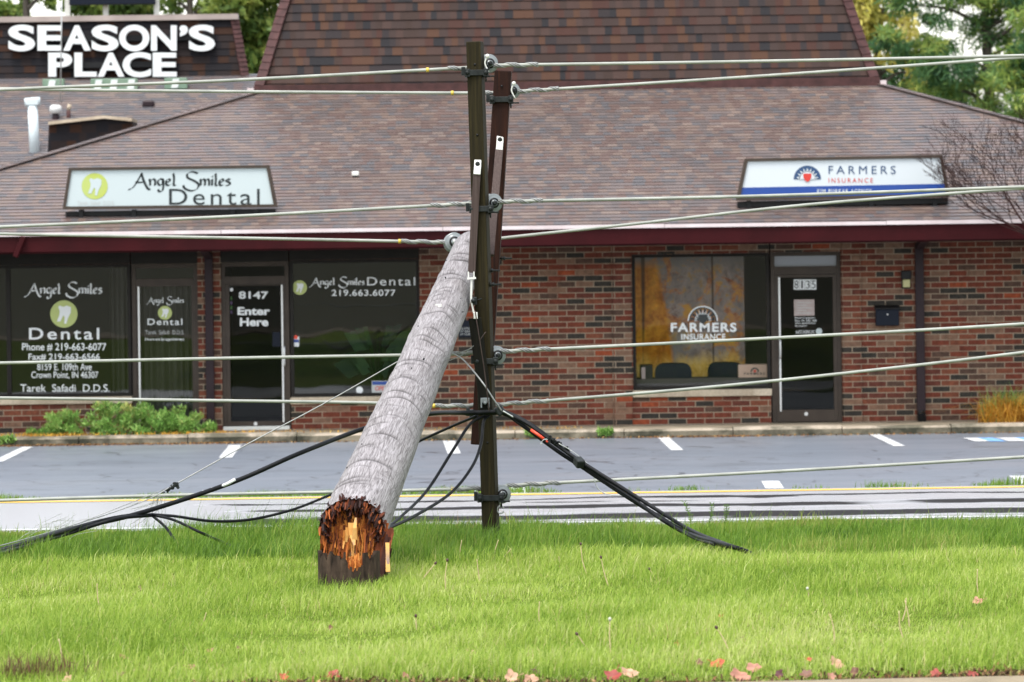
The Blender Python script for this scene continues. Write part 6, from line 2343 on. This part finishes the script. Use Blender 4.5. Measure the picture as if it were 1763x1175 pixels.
# green weeds growing from the walkway at the left
weeds = [(78, 742, 34, 'low weed at the left end of the green patch below the window'), (110, 740, 30, 'weed clump second from the left under the window sill'), (135, 742, 40, 'bushy weed under the right half of the wide window'), (160, 738, 58, 'tall weed before the brick under the white lettering'),
         (195, 740, 52, 'bright green weed left of the white door edge'), (215, 742, 40, 'leafy weed at the foot of the white door edge'), (240, 740, 38, 'weed growing before the narrow glass door'), (262, 738, 52, 'tall weed with dry stems before the narrow glass door'),
         (285, 740, 50, 'broad bright weed before the curtained door'), (308, 742, 34, 'weed at the right side of the curtained door'), (335, 742, 32, 'last green weed beside the downspout')]
for i, (px, py, hp, lab) in enumerate(weeds):
    d = 59.0 + .25 * random.random()
    p = W(px, py + 6, d); p.z = FLOORZ
    h = hp / 122
    t = thing('weed_plant', p, lab, 'weed', 'green weeds sprouting along the shop wall')
    R = np.random.default_rng(60 + i)
    C = np.array(p) + np.stack([R.normal(0, .16, 14), R.normal(0, .07, 14), R.uniform(.05, 1, 14) ** 1.3 * h], 1)
    leaf_cloud('foliage', C, np.tile([.09, .06, .07], (14, 1)), 70, .075, M['weed'], t, tuple(p), .2, -.55, tone=np.clip(.42 + .32 * (C[:, 2] - p.z) / h + R.normal(0, .1, 14), 0, 1), seed=70 + i)
    q = MB()
    for k in range(7):
        c = C[k]
        q.tube(crom([tuple(p), ((p.x + c[0]) / 2, (p.y + c[1]) / 2, p.z + (c[2] - p.z) * .6), tuple(c)], 4), .005, 5)
    q.build('stem', rnd_mat('weed_stem%d' % i, [(0, (.12, .16, .04)), (1, (.25, .16, .07))]), t)
# yellowing ground plants along the kerb top at the left
n = 1500
X = np.concatenate([RNG.normal(bx(95), .35, 500), RNG.normal(bx(350), .5, 450), RNG.uniform(bx(-120), bx(1000), 550)])
Y = RNG.uniform(KY + .25, KY + .9, n)
kg = grass_mesh('kerb_weeds', M['dryleaf'], X, Y, np.full(n, .115), RNG.uniform(.01, .06, n), RNG.uniform(.006, .014, n), RNG.random(n), .8)
tag(kg, 'yellowed low weeds along the top of the kerb at the left', 'weeds', kind='stuff')
n = 2600
X = np.concatenate([RNG.uniform(-9, 9, 900), RNG.normal(bx(130), 1.2, 900), RNG.normal(bx(1210), .5, 450), RNG.normal(bx(400), .4, 350)])
Y = KY - np.abs(RNG.normal(0, .10, n)) - .01
lt = grass_mesh('leaf_litter', rnd_mat('litter', [(0, (.06, .03, .015)), (.6, (.2, .09, .03)), (1, (.35, .22, .08))], .8), X, Y, np.full(n, .004), RNG.uniform(.01, .035, n), RNG.uniform(.01, .03, n), RNG.random(n), 1.5)
tag(lt, 'brown leaf litter gathered at the foot of the kerb', 'litter', kind='stuff')
for px, py, lab in ((916, 755, 'small bright weed in the kerb just right of the crossarm'), (1040, 751, 'small weed in the kerb below the brick wall'), (14, 764, 'small weed in the kerb at the far left')):
    p = on_flat(px, py, .03); p.y = KY - .03
    leafs = leaf_cloud('kerb_weed', [tuple(p + Vector((dx, 0, .07))) for dx in (-.06, .02, .08)], np.full((3, 3), .06), 40, .07, M['weed'], None, tuple(p), .35, -.3, seed=int(px))
    tag(leafs, lab, 'weed')
# orange dry ornamental grass at the right
p = W(1738, 724, 59.3); p.z = FLOORZ
n = 1500
ang = RNG.uniform(0, 2 * math.pi, n)
og = thing('ornamental_grass', p, 'orange and yellow dry grass clump against the brick at the right edge', 'plant')
X, Y = p.x + RNG.normal(0, .16, n), p.y + RNG.normal(0, .12, n)
o1 = grass_mesh('dry_blades', M['dryleaf'], X, Y, np.full(n, FLOORZ), RNG.uniform(.15, .48, n), RNG.uniform(.008, .016, n), RNG.random(n), .9, tuple(p)); o1.parent = og; o1.location = (0, 0, 0)
n = 350
X, Y = p.x + RNG.normal(-.05, .16, n), p.y + RNG.normal(.05, .1, n)
o2 = grass_mesh('green_blades', M['weed'], X, Y, np.full(n, FLOORZ), RNG.uniform(.2, .62, n), RNG.uniform(.006, .012, n), RNG.random(n), .6, tuple(p)); o2.parent = og; o2.location = (0, 0, 0)
# tufts standing above the roadside strip
for i, (px, py, hp, lab) in enumerate(((1180, 840, 12, 'small grass tuft by the yellow line right of the cable bundle'), (1515, 836, 14, 'broad grass tuft by the yellow line toward the right'), (1700, 830, 8, 'small grass tuft by the yellow line at the far right'), (445, 850, 10, 'grass tuft by the yellow line left of the pole'))):
    p = on_flat(px, py + 2, .01); p.y = RF(p.x) + .1
    n = 90
    h = hp / 155
    ob = grass_mesh('grass_tuft', M['bankgrass'], p.x + RNG.normal(0, .12, n), p.y + RNG.normal(0, .05, n), np.full(n, .0), RNG.uniform(.5, 1.2, n) * h, RNG.uniform(.006, .01, n), RNG.uniform(.3, .8, n), .5, tuple(p))
    tag(ob, lab, 'grass tuft', 'grass tufts along the yellow line')
# leafy weed standing on the bank crest against the road
for i, (px, py) in enumerate(((1190, 905), (1215, 905), (1242, 903))):
    p = on_lawn(px, py + 8)
    hh = (py - (868, 872, 874)[i]) / (FPX / p.y) + .06
    q = MB(); top = p + Vector(((-.06, .06, .05)[i], 0, hh))
    st = crom([p, p.lerp(top, .5) + Vector((.02, 0, 0)), top], 6)
    q.tube(st, .004, 5)
    rq2 = random.Random(i)
    for s_ in st[2:]:
        for sg in (-1, 1):
            dv = Vector((sg * rq2.uniform(.5, 1), rq2.uniform(-.4, .4), .5)).normalized() * rq2.uniform(.02, .045)
            w_ = Vector((0, .3, .012))
            nrm = dv.cross(Vector((0, 1, 0))).normalized() * .0045
            q.add([s_, s_ + dv * .5 + nrm, s_ + dv, s_ + dv * .5 - nrm], [(0, 1, 2, 3)], 0, .3)
    ob = q.build('bank_weed', M['bankgrass'], None, base=tuple(p), fix=False)
    tag(ob, ('left leaning leafy weed on the bank left of the other two', 'middle leafy weed standing on the bank above the cable bundle', 'right leafy weed standing on the bank, last of the three')[i], 'weed', 'leafy weeds on the bank above the cable bundle')

# ------------------------------------------------------------------ dry stalks in the lawn
M['stalk'] = noisy('dry_stalk', (.42, .32, .17), (.55, .42, .26), .8, 20)
M['stalkhead'] = mat('stalk_head', (.07, .035, .03), .8)
M['paleseed'] = mat('pale_seed_head', (.42, .42, .34), .9)
stalks = [  # top px, base px, head, label
    ((795, 930), (793, 962), 0, 'bent brown stalk upright in the lawn just right of the pole butt'), ((858, 930), (850, 960), 0, 'upright pale stalk at the lawn edge below the crossarm foot'), ((880, 945), (862, 966), 0, 'slanting pale stalk beside the upright one below the crossarm'),
    ((770, 966), (767, 1012), 1, 'thick tan stalk with two dark heads standing right of the pole butt'), ((749, 971), (720, 1000), 1, 'tan stalk slanting right near the pole butt'), ((821, 963), (826, 998), 0, 'thin tan stalk leaning left in the middle of the lawn'),
    ((1000, 938), (1012, 990), 1, 'pale stalk with a dark tip below the cable bundle'), ((1035, 961), (1048, 1006), 1, 'pinkish stalk with a dark tip right of the taller pale one'), ((962, 958), (961, 976), 0, 'short straight stalk in the upper lawn'),
    ((1118, 981), (1127, 992), 1, 'very short stalk with a dark tip toward the cable end'), ((929, 1036), (930, 1075), 0, 'thin faded stalk in the middle of the lawn'), ((1050, 1068), (1053, 1132), 2, 'tall stalk with a pale seed head low in the lawn'),
    ((994, 1093), (1017, 1120), 1, 'curved stalk bending to the left low in the lawn'), ((1560, 1030), (1553, 1065), 0, 'thin pink stalk at the right of the lawn'), ((1558, 1034), (1566, 1078), 0, 'pale leaning stalk at the right of the lawn'),
    ((1548, 1052), (1557, 1100), 0, 'thicker pinkish stalk below the pale leaning one at the right'), ((1429, 1058), (1436, 1105), 0, 'faint straight stalk left of the right hand group'), ((1234, 1082), (1258, 1125), 1, 'stalk with a round head leaning left over the orange leaf'),
    ((1390, 1015), (1388, 1030), 2, 'short stalk with a white seed head in the right half of the lawn'), ((167, 1005), (172, 1045), 0, 'pale stalk standing in the lawn at the left'), ((101, 1100), (104, 1150), 0, 'tan stalk over the dark sedge at the lower left'), ((716, 1062), (717, 1080), 1, 'small stalk with a dark head below the pole stump'),
    ((355, 1055), (340, 1080), 0, 'pale arched stalk in the left half of the lawn'), ((1683, 980), (1685, 1025), 0, 'faint stalk standing above the pink leaf at the right')]
for (tx, ty), (bx_, by2), hd, lab in stalks:
    b = on_lawn(bx_, by2 + 6)
    d = b.y
    tpt = W(tx, ty, d)
    b = Vector((W(bx_, by2, d).x, d, lawn_z(d, b.x)))
    t = None
    q = MB()
    bend = Vector((random.uniform(-.012, .012), 0, 0))
    q.tube(crom([b, b.lerp(tpt, .5) + bend, tpt], 6), .0042, 6, r1=.0028)
    if hd:
        q.lathe(tpt, (tpt - b), [(-.006, .003), (0, .008 if hd == 1 else .009), (.008, .009 if hd == 1 else .010), (.016, .004)], 8, 1)
    ob = q.build('grass_stalk', [M['stalk'], M['stalkhead'] if hd == 1 else M['paleseed']], None, base=tuple(b))
    tag(ob, lab, 'stalk', 'dry stalks standing in the lawn')

# ------------------------------------------------------------------ fallen leaves
LC = {'red': (.15, .015, .007), 'orange': (.24, .04, .009), 'pink': (.22, .095, .06), 'pale': (.29, .165, .10), 'dark': (.05, .008, .009), 'brown': (.10, .042, .022)}
for k_i, c in LC.items():
    M['leaf_' + k_i] = noisy('leaf_' + k_i, c, tuple(min(1, v * 1.9 + .01) for v in c), .6, 30)
leaves = [(575, 1166, 26, 'red', 'red leaf on the soil edge below the pole stump'), (490, 1168, 16, 'orange', 'small orange leaf at the bottom edge left of the red one'), (511, 1150, 15, 'pink', 'pale pink leaf in the grass left of the red leaf under the stump'),
          (631, 1134, 10, 'pink', 'small pink leaf in the low grass right of the stump'), (645, 1138, 10, 'pink', 'tiny pink leaf touching the small pink one'), (698, 1166, 13, 'pink', 'narrow pink leaf lying on edge at the bottom'),
          (812, 1128, 15, 'pale', 'cream leaf caught upright in the grass'), (881, 1169, 26, 'pale', 'cream pointed leaf on the soil at the bottom'), (914, 1172, 22, 'pale', 'cream leaf cut by the bottom edge beside the dark red leaf'), (922, 1159, 18, 'dark', 'dark red leaf standing at the bottom middle'),
          (1056, 1166, 28, 'red', 'bright red curled leaf touching a cream leaf'), (1082, 1161, 28, 'pale', 'cream curled leaf against the bright red one'), (1234, 1146, 26, 'orange', 'large orange red leaf standing in the grass at the lower right'), (1273, 1166, 32, 'pink', 'salmon leaf lying flat by the pavement edge'),
          (1297, 1152, 24, 'pink', 'salmon leaf standing upright next to the flat salmon one'), (1438, 1144, 26, 'pale', 'pale brown leaf tilted in the grass at the lower right'), (1431, 1167, 14, 'pink', 'small pink leaf on the pavement edge'), (1682, 1038, 20, 'pink', 'round pink leaf held up in the grass at the right'),
          (1610, 1163, 22, 'red', 'flat red leaf on the soil at the lower right'), (1673, 1164, 18, 'red', 'flat red leaf nearest the right corner'), (1387, 1163, 20, 'brown', 'brown red leaf between the salmon and pale leaves'), (1240, 1063, 8, 'orange', 'tiny orange leaf in the middle right of the lawn'),
          (1278, 1103, 11, 'brown', 'small brown leaf in the right half of the lawn'), (1203, 1143, 14, 'brown', 'small brown leaf left of the large orange one'), (1165, 1111, 8, 'orange', 'tiny orange speck of leaf in the lower lawn'), (1391, 1138, 12, 'orange', 'small orange leaf above the salmon ones'),
          (330, 1152, 16, 'pink', 'pale pink leaf at the lower left in the grass'), (210, 1163, 14, 'brown', 'brownish leaf at the lower left corner'), (118, 1172, 18, 'pale', 'cream leaf at the bottom edge of the left corner'), (411, 1118, 10, 'brown', 'small brown leaf among the left grass'),
          (213, 1134, 14, 'pink', 'faded pink leaf in the grass above the left corner'), (363, 1122, 12, 'pink', 'small pink leaf under a pale stalk'), (242, 1015, 9, 'brown', 'tiny brown leaf high in the left lawn'), (570, 1083, 10, 'brown', 'small brown leaf below left of the stump'), (1340, 1163, 16, 'dark', 'dark red leaf on the soil near the pavement'), (1470, 1160, 18, 'brown', 'brown red leaf on the soil right of the pale leaf')]
for i, (px, py, sz_, colr, lab) in enumerate(leaves):
    R = random.Random(100 + i)
    p = on_lawn(px, py + 4)
    y_lim = SLABY(p.x)
    zg = .55 if p.y < y_lim else lawn_z(p.y, p.x) + (.012 if py > 1140 else .055)
    d = p.y
    p = Vector((W(px, py, d).x, d - .05, W(px, py, d).z + .012))
    s_ = 1.15 * sz_ / (FPX / d) / 2
    q = MB()
    # five-lobed leaf, curled about its midrib
    n = 30
    ring = []
    for k in range(n):
        a = 2 * math.pi * k / n
        r = s_ * (.72 + .28 * abs(math.cos(2.5 * a)) ** 1.5) * (1.1 - .2 * abs(math.sin(a)))
        u, v = r * math.cos(a), r * math.sin(a) * .9
        ring.append((u, v, .28 * s_ * (u / s_) ** 2 * R.uniform(.6, 1.4) + .06 * s_ * math.sin(3 * a)))
    V = [(0, 0, 0)] + [(u * .5, v * .5, w * .4) for u, v, w in ring] + ring
    F = [(0, 1 + k, 1 + (k + 1) % n) for k in range(n)] + [(1 + k, 1 + n + k, 1 + n + (k + 1) % n, 1 + (k + 1) % n) for k in range(n)]
    tl = R.uniform(.5, 1.25)
    rot = Matrix.Rotation(R.uniform(-.6, .6), 3, 'Z') @ Matrix.Rotation(tl, 3, 'X') @ Matrix.Rotation(R.uniform(0, 6.28), 3, 'Z')
    q.add([p + rot @ Vector(v) for v in V], F, 0, smooth=True)
    sv = rot @ Vector((0, -s_ * .6, 0)), rot @ Vector((.1 * s_, -s_ * 1.5, .1 * s_))
    q.tube([p + sv[0], p + sv[1]], .0018, 5)
    ob = q.build('fallen_leaf', M['leaf_' + colr], None, base=tuple(p), fix=False)
    tag(ob, lab, 'leaf', 'fallen autumn leaves on the lawn')

# dark sedge at the lower left
p = on_lawn(50, 1172)
n = 260
sg = grass_mesh('dark_sedge', rnd_mat('dark_sedge', [(0, (.10, .05, .035)), (.5, (.2, .1, .06)), (1, (.18, .22, .05))], .6, 'LINEAR', .3), p.x + RNG.normal(0, .14, n), p.y + RNG.uniform(-.05, .12, n), np.full(n, lawn_z(p.y, p.x)), RNG.uniform(.08, .19, n), RNG.uniform(.004, .008, n), RNG.random(n), .5, tuple(p))
tag(sg, 'dark reddish sedge tuft in the lower left corner', 'plant')
